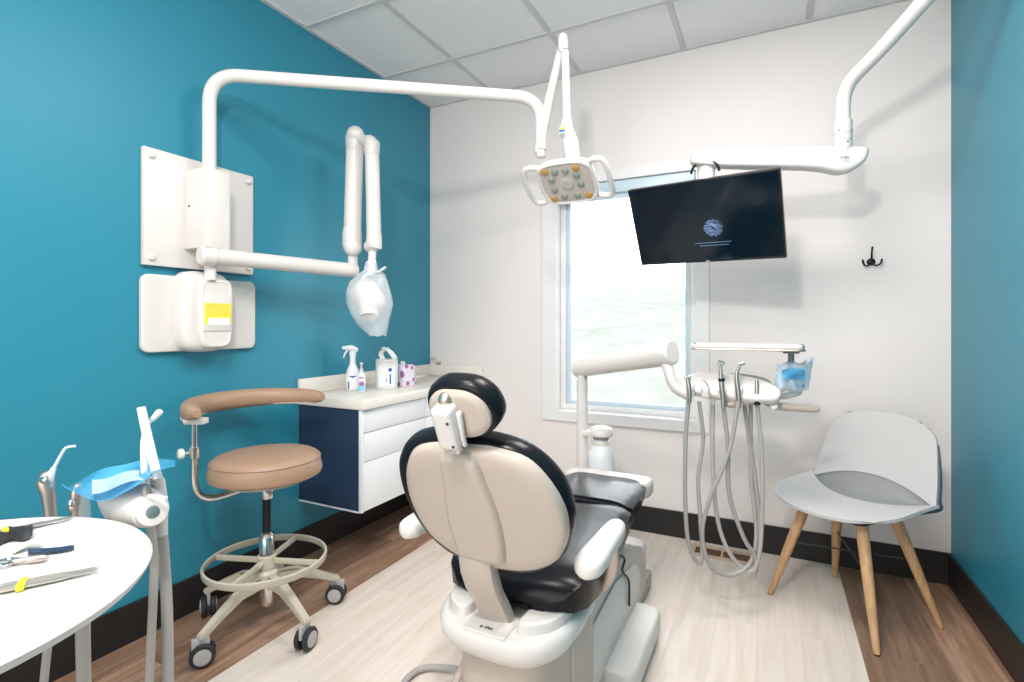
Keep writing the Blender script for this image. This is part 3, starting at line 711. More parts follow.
# seat cushion (rear seat and leg rest)
def seatring(y, hw, zt, th, dip=.012, n=14):
    top = []
    for k in range(n+1):
        q = -1+2*k/n; e = abs(q)**4
        top.append(V((CX+hw*q*1.0, y, zt+dip*q*q-e*.035)))
    bot = [V((CX+hw*q, y, zt-th+.02*abs(q)**3)) for q in [.96-1.92*k/8 for k in range(9)]]
    return top+bot
bk = B(); loft(bk, [seatring(-1.835, .10, .50, .03, .0), seatring(-1.825, .15, .52, .06, .01), seatring(-1.80, .185, .54, .09, .02), seatring(-1.74, .208, .555, .115, .02), seatring(-1.65, .214, .555, .12, .02), seatring(-1.50, .208, .550, .115, .015), seatring(-1.35, .200, .555, .115), seatring(-1.24, .194, .565, .11), seatring(-1.222, .192, .560, .105), seatring(-1.215, .18, .54, .08)])
bmesh.ops.subdivide_edges(bk, edges=bk.edges[:], cuts=1, use_grid_fill=True)
obj('seat_cushion', bk, 'leather', ch)
bk = B(); loft(bk, [seatring(-1.212, .175, .545, .08), seatring(-1.206, .190, .565, .10), seatring(-1.15, .190, .568, .10), seatring(-1.0, .182, .566, .095), seatring(-.90, .176, .562, .085), seatring(-.885, .165, .55, .07)])
obj('leg_cushion', bk, 'leather', ch)
bk = B(); pts = [V((CX+.190*q, -1.212-.045*(1-q*q)+.0, .562-.022*abs(q)**4+.004)) for q in [-1+2*k/20 for k in range(21)]]; tube(bk, pts, .005, 8); obj('seam_piping', bk, 'leather', ch)
ft = frame((CX, -.89, .535), (1, 0, 0), (0, 1, 0))
bk = B(); slab(bk, sup(.190, .078, 4, 40), (V((CX, -.865, .525)), V((1, 0, 0)), V((0, 1, 0)), V((0, 0, 1))), rprof(.016, -.035, .028)); obj('toe_board', bk, 'greycast', ch)
# under seat pan
bk = B(); loft(bk, [[V((CX+x*w, y, z)) for x, z in ((-1, z1), (-.9, z0), (.9, z0), (1, z1))] for y, w, z0, z1 in ((-1.80, .12, .36, .42), (-1.6, .17, .34, .41), (-1.2, .15, .36, .43), (-.92, .12, .41, .47))]); obj('seat_pan', bk, 'greycast', ch)
# armrests
for sx, X in ((-1, CX-.250), (1, CX+.256)):
    f = frame((X, -1.80, .652), (1, -.02*sx, 0), (0, 1, .03))
    bk = B(); slab(bk, closed([(0, .150), (.021, .137), (.029, .09), (.032, 0), (.035, -.07), (.029, -.115), (0, -.135), (-.029, -.115), (-.035, -.07), (-.032, 0), (-.029, .09), (-.021, .137)], 4), f, rprof(.018, -.026, .020)); ar = obj('armrest', bk, 'white', ch)
    bk = B(); tube(bk, smooth_path([V((X-.005*sx, -1.72, .635)), V((X-.02*sx, -1.66, .56)), V((CX+sx*.20, -1.60, .47)), V((CX+sx*.12, -1.56, .40))], 6), [.022, .022, .024, .026], 14, flat=1.2); obj('armrest_post', bk, 'steel', ar)
# rear housing
fz = frame((CX, -1.79, .40), (1, 0, 0), (0, 1, 0))
oz = closed([(.165, .21), (.188, .10), (.190, .0), (.176, -.07), (.135, -.132), (.065, -.158), (-.065, -.158), (-.135, -.132), (-.176, -.07), (-.190, .0), (-.188, .10), (-.165, .21), (0, .23)])
bk = B(); slab(bk, oz, fz, [(.070, -.050), (.045, -.043), (.020, -.022), (.004, .002), (.0, .025), (.006, .040), (.016, .046)]); hs = obj('rear_housing', bk, 'plastic', ch)
bk = B(); slab(bk, rrect(.060, .031, .008), frame((CX-.0, -1.912, .4478), (1, 0, 0), (0, 1, .06)), [(0, -.02), (0, .001), (.002, .003)]); obj('housing_lid', bk, 'plastic', hs)
for sx in (-1, 1):
    bk = B(); slab(bk, closed([(.0, .10), (sx*.055, .11), (sx*.085, .04), (sx*.070, -.04), (sx*.03, -.085), (-sx*.012, -.09), (-sx*.012, 0)]), (V((CX+sx*.085, -1.81, .43)), V((1, 0, 0)), V((0, 1, 0)), V((0, 0, 1))), [(0, 0), (0, .030), (.004, .040), (.012, .043)]); obj('housing_shoulder', bk, 'plastic', hs)
text_part('badge', 'a-dec', .017, frame((CX, -1.922, .4508), (1, 0, 0), (0, 1, .06)), 'ink', hs)
bk = B(); slab(bk, closed([(.140, .20), (.142, .02), (.13, -.09), (.09, -.145), (0, -.16), (-.09, -.145), (-.13, -.09), (-.142, .02), (-.140, .20)]), frame((CX, -1.73, .20), (1, 0, 0), (0, 1, 0)), [(.03, -.15), (.012, -.13), (0, -.08), (0, .10), (.006, .16)]); lh = obj('lower_housing', bk, 'cream', ch)
# lift column body
prof = [(-1.66, .085), (-1.70, .20), (-1.68, .345), (-1.45, .375), (-1.15, .36), (-.95, .31), (-.83, .235), (-.80, .12), (-.84, .075), (-1.3, .070)]
pf = [(p[0], p[1]) for p in prof]
fx = frame((CX, 0, 0), (0, 1, 0), (0, 0, 1))
for d0, d1, nm, mt in ((-.150, .150, 'lift_body', 'greycast'),):
    bk = B(); extr(bk, closed(pf, 4), fx, d0, d1, .008); obj(nm, bk, mt, ch)
bk = B(); extr(bk, [(-1.62, .10), (-1.58, .30), (-1.30, .32), (-1.02, .27), (-.93, .20), (-.93, .10)], fx, .150, .156, .002); sp_ = obj('side_cover', bk, 'plastic', ch)
bk = B(); tube(bk, smooth_path([V((CX+.158, -1.30, .42)), V((CX+.165, -1.22, .37)), V((CX+.160, -1.23, .33)), V((CX+.163, -1.15, .26)), V((CX+.160, -1.13, .16))], 6), .004, 8); obj('side_cable', bk, 'rubber', ch)
bk = B(); box(bk, (CX-.14, -1.66, .004), (CX+.14, -.62, .075), .01); obj('floor_plate', bk, 'hose', ch, label='grey floor plate')
# foot wings
for sx in (-1, 1):
    f = (V((CX+sx*.185, -1.21, .085)), V((1, 0, 0)), V((0, 1, 0)), V((0, 0, 1)))
    bk = B(); slab(bk, rrect(.068, .225, .045), f, rprof(.012, -.055, .022)); obj('base_wing', bk, 'plastic', ch)
    bk = B(); box(bk, (CX+sx*.19-.045, -1.38, .003), (CX+sx*.19+.045, -1.04, .034), .006); obj('wing_foot', bk, 'greycast', ch)
# front box
bk = B(); slab(bk, rrect(.115, .16, .04), (V((CX-.01, -.70, .11)), V((1, 0, 0)), V((0, 1, 0)), V((0, 0, 1))), [(.004, -.05), (0, -.04), (0, .045), (.010, .065), (.026, .075), (.045, .078)]); fbx = obj('junction_box', bk, 'white', ch)
bk = B(); box(bk, (CX-.115, -.85, .003), (CX+.095, -.55, .062), .004); obj('box_skirt', bk, 'hose', fbx)
bk = B(); tube(bk, smooth_path([V((CX-.10, -1.83, .30)), V((CX-.13, -1.86, .24)), V((CX-.135, -1.875, .17))], 5), [.013, .011, .015], 12, dome=True); obj('rear_lever', bk, 'cream', ch)

# floor hose
t = thing('floor_cable', 'dark grey cable curling out from under the dental chair', 'cable', (1.2, -1.8, 0))
bm = B(); tube(bm, smooth_path([V((1.40, -1.60, .02)), atz(462, 672, .03), atz(445, 668, .02), atz(425, 668, .013), atz(410, 676, .012), atz(400, 692, .012), atz(396, 720, .012)], 8), .011, 10); obj('cable', bm, 'hose', t)

# ================================================================== DELIVERY UNIT
du = thing('delivery_unit', 'white instrument stand with swing arm, oval handpiece console and upper tray', 'instrument stand', (1.325, -.60, .19))
pb = V((1.332, -.585, .02)); 
bm = B(); cyl(bm, pb, V((pb.x, pb.y, .955)), .027, 20, .002); obj('post', bm, 'white', du)
bm = B(); lathe(bm, [(.07, .003), (.07, .02), (.045, .03), (.03, .06)], (pb.x, pb.y, 0), seg=28); obj('post_base', bm, 'greycast', du)
for zz in (.80, .84): 
    bm = B(); lathe(bm, [(.003, 0), (.003, .0225)], (pb.x, pb.y, zz), (.4, -.9, 0), 8); obj('post_screw', bm, 'ink', du)
a0 = at(579, 369, 2.55); a0 = V((pb.x, pb.y, .985)); a1 = at(667, 353, 2.17)
dd = (a1-a0)
bm = B(); tube(bm, [a0-dd.normalized()*.035, a0+dd*.5, a1], [.043, .048, .054], 22, dome=False); aa = obj('swing_arm', bm, 'white', du)
bm = B(); tube(bm, [a1, a1+dd.normalized()*.022, a1+dd.normalized()*.030], [.054, .052, .042], 22); obj('arm_end_cap', bm, 'plastic', aa)
bm = B(); cyl(bm, a0+dd*.03+V((0, 0, -.055)), a0+dd*.03+V((0, 0, -.025)), .014, 14); obj('arm_pin', bm, 'steel', aa)
bm = B(); box(bm, (-.02, -.014, -.066), (.02, .014, -.045), .003, frame(a0+dd*.80, dd, (0, 0, 1))); 
obj('arm_catch', bm, 'hose', aa)
HC = at(730, 388, 2.12)   # console centre
nb = smooth_path([a1+V((-.005, 0, -.035)), at(669, 372, 2.15), at(675, 387, 2.14), at(692, 396, 2.13)], 8)
bm = B(); tube(bm, nb, [.026, .022, .021, .022, .026], 16); obj('neck', bm, 'white', du)
un = V((.05, -.72, .69)).normalized(); ux = V((1, -.04, -.055)).normalized(); uyc = un.cross(ux)
fc = (HC, ux, uyc, un)
co = closed([(-.190, -.012), (-.170, .035), (-.120, .062), (-.03, .066), (.06, .060), (.135, .042), (.180, .012), (.186, -.018), (.165, -.045), (.09, -.056), (0, -.058), (-.09, -.056), (-.165, -.042)])
bm = B(); slab(bm, co, fc, rprof(.014, -.022, .020)); con = obj('console', bm, 'white', du)
bm = B(); slab(bm, closed([(-.11, .0), (-.08, .070), (.0, .098), (.09, .096), (.145, .074), (.165, .0), (.02, -.02)]), fc, rprof(.008, -.045, -.020)); obj('console_rim', bm, 'lumbar', con)
# holders
hold = [-.155, -.108, -.030, .035, .110]
ports = {}
slots = [(690, 388), (705, 390), (722, 391), (738, 390), (757, 392)]
hx_ = []
for k, (px, py) in enumerate(slots):
    c0 = at(px, py+2, 2.06); hx_.append(c0)
    bm = B(); box(bm, (-.0155, -.022, -.03), (.0155, .018, .006), .005, (c0, ux, V((0, -.15, 1)).normalized(), ux.cross(V((0, -.15, 1)).normalized())), 3); obj('holder', bm, 'counter', con)
    for sx in (-1, 1):
        bm = B(); box(bm, (sx*.012-.005, .004, -.002), (sx*.012+.005, .024, .014), .003, (c0, ux, V((0, -.15, 1)).normalized(), ux.cross(V((0, -.15, 1)).normalized()))); obj('holder_prong', bm, 'wand', con)
# underside ports where the hoses return
for px in (713, 745, 752):
    c0 = at(px, 402, 2.13); bm = B(); cyl(bm, c0+V((0, 0, -.012)), c0+V((0, 0, .02)), .0085, 12); obj('hose_port', bm, 'plastic', con)
bm = B(); sphere(bm, at(730, 404, 2.10), .022, (1.4, 1, .7)); obj('console_pivot', bm, 'cream', con)
# right handle
bm = B(); tube(bm, [at(766, 402, 2.12), at(775, 406, 2.08), at(800, 408, 2.06), at(815, 409, 2.05)], [.016, .020, .019, .018], 16, dome=True, flat=.8); hn = obj('console_handle', bm, 'cream', du)
bm = B(); e0 = at(774, 406, 2.045); lathe(bm, [(.012, 0), (.016, .004), (.012, .008)], e0, (-.1, -1, .35), 18); obj('handle_button', bm, 'plastic', hn)
# touchpad support + tray
bm = B(); tube(bm, [at(770, 396, 2.14), at(785, 396, 2.12), at(797, 393, 2.11)], [.018, .024, .02], 14, flat=.6, dome=True); obj('pad_bracket', bm, 'plastic', du)
bm = B(); box(bm, (-.034, -.026, -.008), (.034, .026, .010), .006, frame(at(795, 381, 2.08), (1, 0, 0), (0, .45, .9))); obj('touchpad', bm, 'filmd', du, label='deep blue touchpad')
tp = at(746, 344, 2.12); tp.z = at(749, 346, 2.12).z
bm = B(); tube(bm, [at(791, 378, 2.13), at(791, 350, 2.13)], .012, 14); box(bm, (-.03, -.02, -.006), (.03, .02, .006), .003, frame(at(791, 352, 2.13), (1, 0, 0), (0, 1, 0))); obj('tray_post', bm, 'lumbar', du)
tray_f = (tp, V((1, 0, 0)).normalized(), V((0, 1, 0)), V((0, 0, 1)))
bm = B(); slab(bm, rrect(.208, .085, .03), tray_f, rprof(.008, -.010, .010)); tr = obj('tray_holder', bm, 'white', du)
bm = B(); slab(bm, rrect(.211, .088, .03), tray_f, rprof(.004, -.016, -.008)); obj('tray_rim', bm, 'steel', tr)
for x in (-.193, .193):
    bm = B(); tube(bm, [fpt(tray_f, x, -.06, .004), fpt(tray_f, x+.004, -.070, .004)], .009, 10, dome=True); obj('tray_corner', bm, 'darkmet' if x < 0 else 'steel', tr)
# bottle cap arm
wc = at(601, 430, 2.56)
bm = B(); lathe(bm, [(.055, -.028), (.060, -.022), (.060, -.004), (.052, .010), (.03, .020), (.005, .024)], wc, seg=28); box(bm, (-.095, -.025, -.026), (-.01, .025, .0), .006, frame(wc, (cs, sn, 0), (-sn, cs, 0))); obj('bottle_bracket', bm, 'plastic', du)
bm = B(); lathe(bm, [(.038, -.045), (.038, -.028)], wc, seg=24); obj('bottle_collar', bm, 'hose', du)
t = thing('water_bottle', 'translucent white water bottle hanging under the bracket of the instrument stand', 'bottle', wc+V((0, 0, -.30)))
bm = B(); lathe(bm, [(.052, -.30), (.060, -.292), (.063, -.25), (.064, -.13), (.058, -.098), (.040, -.074), (.034, -.066), (.034, -.046)], wc, seg=32); obj('bottle_body', bm, 'bottle', t)
bm = B(); lathe(bm, [(.039, -.075), (.041, -.070), (.041, -.058), (.037, -.054)], wc, seg=24); obj('bottle_ring', bm, 'counter', t)

def hp(X, Y, t): return at(540+X/2.527, 320+Y/2.527, t)
# instruments with hoses
def hose(parent, pts, ts=(2.06, 2.14), m='hose', r=.0085, swell=()):
    n = len(pts); P = [hp(X, Y, ts[0]+(ts[1]-ts[0])*k/(n-1)) for k, (X, Y) in enumerate(pts)]
    bm = B(); tube(bm, smooth_path(P, 8), r, 10); return obj('hose', bm, m, parent)
lab = ['slim silver tool with a sideways nozzle, leftmost in the console holders', 'straight silver drill handpiece with black band, second tool from the left',
       'silver handpiece with a bowed neck, third tool from the left', 'short dark-based coupling, rightmost in the console holders']
cats = ['handpiece']*4
tops = [hx_[0], hx_[2], hx_[3], hx_[4]]
ins = []
for k in range(4):
    c0 = tops[k]+V((0, -.016, 0)); ins.append((thing(['air_water_syringe', 'dental_drill', 'dental_drill', 'hose_coupling'][k], lab[k], cats[k], c0, 0, 'tools in the console holders'), c0))
t, c0 = ins[0]
bm = B(); tube(bm, [c0+V((.0, 0, -.045)), c0+V((0, 0, 0)), c0+V((-.006, 0, .040)), c0+V((-.008, 0, .052))], [.0085, .0095, .0095, .007], 12, dome=True); obj('body', bm, 'steel', t)
bm = B(); tube(bm, smooth_path([c0+V((-.006, 0, .047)), c0+V((.04, 0, .046)), c0+V((.062, .0, .034)), c0+V((.070, .0, .018))], 5), .0028, 8); obj('nozzle', bm, 'steel', t)
bm = B(); sphere(bm, c0+V((-.012, -.008, .050)), .007); sphere(bm, c0+V((.002, -.008, .054)), .006); obj('button', bm, 'chrome', t)
hose(t, [(376, 200), (368, 300), (367, 450), (375, 560), (400, 615), (410, 590), (405, 500), (400, 400), (412, 300), (402, 205)])
t, c0 = ins[1]
bm = B(); tube(bm, [c0+V((.006, 0, -.055)), c0+V((.004, 0, .0)), c0+V((0, 0, .03)), c0+V((-.001, 0, .05)), c0+V((-.005, 0, .10)), c0+V((-.007, 0, .118))], [.009, .010, .011, .010, .0065, .006], 12); obj('body', bm, 'steel', t)
bm = B(); cyl(bm, c0+V((0, 0, .048)), c0+V((-.001, 0, .060)), .0125, 14); obj('grip_band', bm, 'darkmet', t)
bm = B(); cyl(bm, c0+V((-.014, -.004, .126)), c0+V((.010, 0, .116)), .0085, 14, .002); obj('head', bm, 'chrome', t)
hose(t, [(462, 205), (475, 320), (478, 440), (515, 550), (545, 600), (540, 650), (550, 600), (553, 480), (533, 330), (515, 205)], (2.06, 2.14))
t, c0 = ins[2]
bm = B(); tube(bm, smooth_path([c0+V((.004, 0, -.06)), c0+V((.002, 0, 0)), c0+V((-.004, 0, .045)), c0+V((-.003, 0, .080)), c0+V((.008, 0, .108))], 5), [.009, .0105, .0105, .009, .007, .0055], 12); obj('body', bm, 'steel', t)
bm = B(); cyl(bm, c0+V((.004, -.004, .112)), c0+V((.024, 0, .116)), .0085, 14, .002); obj('head', bm, 'chrome', t)
hose(t, [(502, 205), (478, 330), (430, 450), (410, 540), (430, 620), (480, 645), (530, 615), (547, 540), (534, 400), (532, 205)], (2.04, 2.14))
t, c0 = ins[3]
bm = B(); tube(bm, [c0+V((0, 0, -.002)), c0+V((0, 0, .02)), c0+V((-.001, 0, .05)), c0+V((-.001, 0, .058))], [.0105, .0085, .0075, .005], 12); obj('body', bm, 'steel', t)
bm = B(); cyl(bm, c0+V((.001, 0, -.042)), c0+V((0, 0, -.004)), .0125, 14, .002); obj('grip_band', bm, 'darkmet', t)
hose(t, [(548, 205), (560, 330), (562, 450), (558, 560), (548, 615), (528, 635), (480, 590), (448, 500), (436, 350), (437, 205)], (2.06, 2.14), 'hoseb')

# blue film over the touchpad
t = thing('barrier_film', 'crinkled light blue plastic film wrapped over the touchpad of the instrument stand', 'plastic film', at(794, 390, 2.06))
def film(u, v):
    a, b = u*2-1, v*2-1
    px = 793+a*18+b*2.5; py = 377-b*15.5-a*3+1.5*math.sin(a*6)+1.2*math.sin(b*7+a*3)
    return at(px, py, 2.035+.035*max(abs(a), abs(b))**3+.008*math.sin(a*9+b*5))
bm = B(); sheet(bm, film, 18, 18, .0015); obj('film_sheet', bm, 'filmw', t)
bm = B(); sheet(bm, lambda u, v: at(782+u*23, 370+v*10+2*math.sin(u*3.1)*-1, 2.022+.006*math.sin(u*5+v*4)), 10, 8, .0015); obj('film_tint', bm, 'film', t, label='deeper blue band of the film')

# ================================================================== TV and arm
TVW = .65; TVH = TVW*.585
tc_ = V((1.896, -.587, 1.656)); yaw, pit, rol = -.21, .48, -.024
Rm = Matrix.Rotation(yaw, 3, 'Z') @ Matrix.Rotation(pit, 3, 'X') @ Matrix.Rotation(-rol, 3, 'Y')
ft = (tc_, Rm @ V((1, 0, 0)), Rm @ V((0, 0, 1)), Rm @ V((0, -1, 0)))
# tv mount arm
ar = thing('monitor_arm', 'white tubular ceiling post with horizontal arm carrying the television', 'monitor arm', at(843, 150, 2.17))
pz = at(843, 168, 2.17); pt = at(843, 92, 2.17); 
q1 = at(925, 0, 1.86); d = (q1-pt); tceil = (H-pt.z)/d.z; q2 = pt+d*tceil
bm = B(); tube(bm, fillet([V((pt.x, pt.y, pz.z+.10)), pt+V((0, 0, .02)), pt+d*.45, q2], .16, 10), .0275, 20); obj('ceiling_post', bm, 'white', ar)
bm = B(); lathe(bm, [(.07, 0), (.07, .012), (.05, .03), (.03, .04)], (q2.x, q2.y, H-.001), (0, 0, -1), 28); obj('ceiling_flange', bm, 'white', ar)
bm = B(); lathe(bm, [(.030, .06), (.034, .075), (.034, .195), (.0285, .200)], pz, seg=24); col = obj('collar', bm, 'white', ar)
for z in (.110, .140):
    bm = B(); lathe(bm, [(.0345, z), (.0345, z+.002)], pz, seg=24); obj('collar_groove', bm, 'hose', col)
for a in (-.4, .5, 1.2):
    bm = B(); q = V((CAM.x-pz.x, CAM.y-pz.y, 0)).normalized(); q = Matrix.Rotation(a, 3, 'Z') @ q; lathe(bm, [(.003, .033), (.003, .036)], pz+V((0, 0, .152 if a != .5 else .10)), q, 8); obj('set_screw', bm, 'ink', col)
L0 = at(700, 160, 2.30); L1 = at(848, 160, 2.17)
fa_ = frame(L0, (L1-L0), (0, 0, 1)); LL = (L1-L0).length
def u2(px, py):  # arm outline from pixel measures along the arm
    q = (px-700)/148; return (q*LL, (162-py)*.0043)
ol = closed([u2(690, 158), u2(692, 152.5), u2(705, 150.5), u2(760, 150), u2(835, 150), u2(860, 150.5), u2(865, 154), u2(862, 165), u2(850, 174), u2(838, 176), u2(822, 173), u2(800, 171.5), u2(760, 171), u2(720, 170), u2(695, 168), u2(690, 164)], 5)
bm = B(); slab(bm, ol, (fa_[0], fa_[1], fa_[2], fa_[3]), rprof(.02, -.035, .035)); am = obj('arm_body', bm, 'white', ar)
text_part('badge', 'a-dec', .016, (at(845, 157, 2.13)+V((0, 0, 0)), fa_[1], fa_[2], fa_[3]), 'ink', am)
hb_ = at(706, 168, 2.31)
bm = B(); cyl(bm, hb_+V((0, 0, -.08)), hb_+V((0, 0, .01)), .038, 20, .003); mh = obj('mount_hub', bm, 'white', ar)
bm = B(); pts = [hb_+V((.058*math.cos(a), -.04, .052*math.sin(a)-.03)) for a in [PI*k/12 for k in range(13)]]; tube(bm, pts, .006, 8); obj('hub_shroud', bm, 'darkmet', mh)
bk_c = fpt(ft, 0, .10, -.035)
bm = B(); tube(bm, [hb_+V((0, 0, -.06)), V((hb_.x, hb_.y, bk_c.z+.02)), bk_c+ft[3]*-.01], .022, 12); box(bm, (-.06, .02, -.045), (.06, .14, -.0285), .003, ft); obj('mount_plate', bm, 'darkmet', mh)
tv = thing('television', 'flat black screen tilted down in front of the window, showing a blue burst', 'television', tc_)
bm = B(); box(bm, (-TVW/2, -TVH/2, -.028), (TVW/2, TVH/2, 0), .004, ft); obj('casing', bm, 'glossb', tv)
bm = B(); box(bm, (-TVW/2+.006, -TVH/2+.012, .0), (TVW/2-.006, TVH/2-.006, .0012), 0, ft); scn = obj('screen', bm, 'screen', tv, smooth=False)
lx, ly = .042, -.028
rr = random.Random(5); bm = B()
for ringi, (r_, n_) in enumerate(((.010, 9), (.015, 12), (.021, 15), (.027, 17), (.033, 17), (.039, 13))):
    for k in range(n_):
        a = 2*PI*k/n_+ringi*.3+rr.uniform(-.08, .08); r2 = r_+rr.uniform(-.002, .002); sz = rr.uniform(.0007, .0017)
        box(bm, (lx+r2*math.cos(a)-sz, ly+r2*math.sin(a)-sz, .0012), (lx+r2*math.cos(a)+sz, ly+r2*math.sin(a)+sz, .0018), 0, ft)
obj('burst_logo', bm, 'logo', scn, smooth=False, label='glowing blue dotted burst')
bm = B()
for row, (x0, x1) in enumerate(((-.045, .115), (-.025, .100))):
    x = x0
    while x < x1:
        w = rr.uniform(.004, .012); box(bm, (x, ly-.068-row*.013-.0009, .0012), (min(x+w, x1), ly-.068-row*.013+.0009, .0018), 0, ft); x += w+.004
obj('screen_text', bm, 'logow', scn, smooth=False)
bm = B(); box(bm, (-.008, -TVH/2+.004, 0), (.008, -TVH/2+.010, .0012), 0, ft); obj('maker_mark', bm, 'wheelg', tv, smooth=False)

# coat hook
hk = thing('coat_hook', 'small black iron coat hook with one upper and two lower prongs on the pale wall', 'coat hook', (2.606, -.004, 1.48))
h0 = V((2.606, -.002, 1.505))
bm = B(); lathe(bm, [(.018, 0), (.018, .004), (.012, .010), (.004, .013)], h0, (0, -1, 0), 18); obj('back_plate', bm, 'darkmet', hk)
bm = B(); tube(bm, smooth_path([h0+V((0, -.008, 0)), h0+V((0, -.018, .025)), h0+V((0, -.026, .05)), h0+V((0, -.04, .066))], 5), [.005, .004, .0045], 8, dome=True); obj('upper_prong', bm, 'darkmet', hk)
for sx in (-1, 1):
    bm = B(); tube(bm, smooth_path([h0+V((0, -.008, -.006)), h0+V((sx*.018, -.02, -.020)), h0+V((sx*.034, -.032, -.012)), h0+V((sx*.038, -.036, .006))], 5), [.0045, .004, .005], 8, dome=True); obj('lower_prong', bm, 'darkmet', hk)

# floor vent
vt = thing('floor_vent', 'brown slatted floor register under the hanging hoses', 'floor vent', (1.94, -.13, 0))
vx0, vx1, vy0, vy1 = 1.785, 2.10, -.205, -.065
bm = B()
for lo, hi in (((vx0, vy0, .0), (vx1, vy0+.03, .006)), ((vx0, vy1-.03, 0), (vx1, vy1, .006)), ((vx0, vy0+.03, 0), (vx0+.025, vy1-.03, .006)), ((vx1-.025, vy0+.03, 0), (vx1, vy1-.03, .006)), (((vx0+vx1)/2-.006, vy0+.03, 0), ((vx0+vx1)/2+.006, vy1-.03, .006))): box(bm, lo, hi, .0015)
obj('vent_frame', bm, 'bronze', vt)
bm = B(); box(bm, (vx0+.02, vy0+.025, .0005), (vx1-.02, vy1-.025, .0015)); obj('vent_backing', bm, 'ink', vt, smooth=False)
n = 24
for k in range(n):
    x = vx0+.03+(vx1-vx0-.06)*(k+.5)/n
    if abs(x-(vx0+vx1)/2) < .009: continue
    bm = B(); box(bm, (x-.0028, vy0+.03, .0015), (x+.0028, vy1-.03, .005), .0006); obj('slat', bm, 'ventd', vt)

# ================================================================== GUEST CHAIR
gc = thing('guest_chair', 'pale grey shell chair on four beech legs in the right corner', 'chair', (2.47, -.457, 0), -.695)
def gback(u, v):
    a = u*2-1; hw = .262-.056*v**1.4-.010*(1-v)
    if v > .82: hw -= .055*(1-math.sqrt(max(0, 1-(.955*(v-.82)/.18)**2)))
    zb = .548-.068*abs(a)**2.0; zt = .812-.030*abs(a)**5-.006*a*a
    z = zb+(zt-zb)*v
    y = .168+.085*v-.030*abs(a)**2.2*(1-.3*v)
    return (hw*a-.012, y, z)
bm = B(); sheet(bm, gback, 40, 56, .010); obj('backrest', bm, 'seatg', gc, local=True)
def grear(a): return .012+.138*abs(a)**2.0
def gseat(u, v):
    a = u*2-1; yf = -.250+.050*a*a+.03*abs(a)**6; hw = .255+.008*v
    if v < .35: hw -= .045*((.35-v)/.35)**2.2
    y = yf+(grear(a)-yf)*v
    z = .458+.016*abs(a)**2+.015*v*abs(a)**3-.014*(1-v)**3+.004*v
    return (hw*a-.018, y, z)
bm = B(); sheet(bm, gseat, 28, 18, .012); obj('seat', bm, 'seatg', gc, local=True)
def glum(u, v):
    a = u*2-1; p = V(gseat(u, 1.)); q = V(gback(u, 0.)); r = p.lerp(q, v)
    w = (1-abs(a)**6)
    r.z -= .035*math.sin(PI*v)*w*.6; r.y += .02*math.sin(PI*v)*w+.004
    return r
bm = B(); sheet(bm, glum, 28, 8, .008); obj('lumbar_shell', bm, 'lumbar', gc, local=True, label='hollow between seat and back, its shade painted in grey')  # same shell as the seat; the hollow's shade is put into the colour
for u in (0., 1.):
    sx = u*2-1; pts = [V(gback(u, .80))+V((0, .006, 0)), V(gback(u, .6))+V((sx*.0, .009, 0)), V(gback(u, .35))+V((0, .012, 0)), V(gback(u, .1))+V((-sx*.002, .014, 0)), V(gseat(u, 1.))+V((-sx*.008, .012, -.012)), V(gseat(u, .8))+V((-sx*.022, 0, -.016)), V(gseat(u, .55))+V((-sx*.04, 0, -.014))]
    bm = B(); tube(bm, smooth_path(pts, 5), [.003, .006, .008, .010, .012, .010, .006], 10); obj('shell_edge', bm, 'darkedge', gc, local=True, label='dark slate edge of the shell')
bm = B(); slab(bm, rrect(.15, .14, .03), (V((0, -.03, .434)), V((1, 0, 0)), V((0, 1, 0)), V((0, 0, 1))), rprof(.004, -.008, .008)); obj('under_plate', bm, 'darkmet', gc, local=True)
Rg = Matrix.Rotation(-.695, 4, 'Z'); gi = (Matrix.Translation(V((2.47, -.457, 0))) @ Rg).inverted()
feet = [gi @ V((x, y, 0)) for x, y in ((2.166, -.463), (2.514, -.766), (2.771, -.45), (2.442, -.151))]
tops_ = [V((-.115, -.115, .434)), V((.115, -.115, .434)), V((.115, .085, .434)), V((-.115, .085, .434))]
for p, q in zip(feet, tops_):
    bm = B(); tube(bm, [p+V((0, 0, .002)), p.lerp(q, .03)+V((0, 0, .0)), p.lerp(q, .5), q], [.0105, .0125, .019, .0225], 18); lg = obj('leg', bm, 'beech', gc, local=True)
    bm = B(); cyl(bm, p+V((0, 0, .0)), p+V((0, 0, .004)), .010, 12); obj('foot_glide', bm, 'darkmet', lg, local=True)
for a, b in ((0, 2), (1, 3)):
    bm = B(); tube(bm, [feet[a].lerp(tops_[a], .58), feet[b].lerp(tops_[b], .58)], .0035, 8); obj('cross_brace', bm, 'darkmet', gc, local=True)

# ================================================================== ASSISTANT TRAY TABLE
TC = V((1.0, -2.80, .80)); TR = .350
tt = thing('instrument_table', 'round white tray table at the left edge, holding loose instruments', 'table', (TC.x, TC.y, 0))
bm = B(); lathe(bm, [(.30, .776), (.345, .780), (TR, .788), (TR+.001, .793), (TR-.003, .7975), (TR-.02, .799), (TR-.028, .7965), (.2, .7965), (.05, .7965)], (TC.x, TC.y, 0), seg=72); obj('table_top', bm, 'plastic', tt)
bm = B(); cyl(bm, (TC.x-.10, TC.y-.05, .03), (TC.x-.10, TC.y-.05, .78), .03, 24); obj('pedestal', bm, 'white', tt)
bm = B(); lathe(bm, [(.20, .0), (.20, .015), (.17, .03), (.035, .05)], (TC.x-.10, TC.y-.05, 0), seg=36); obj('pedestal_base', bm, 'greycast', tt)
bm = B(); tube(bm, [V((.95, -2.75, .765)), V((.90, -2.50, .765)), at(128, 510, 1.16)+V((-.02, -.02, -.03))], .018, 12); obj('support_arm', bm, 'greycast', tt)
TZ = .798
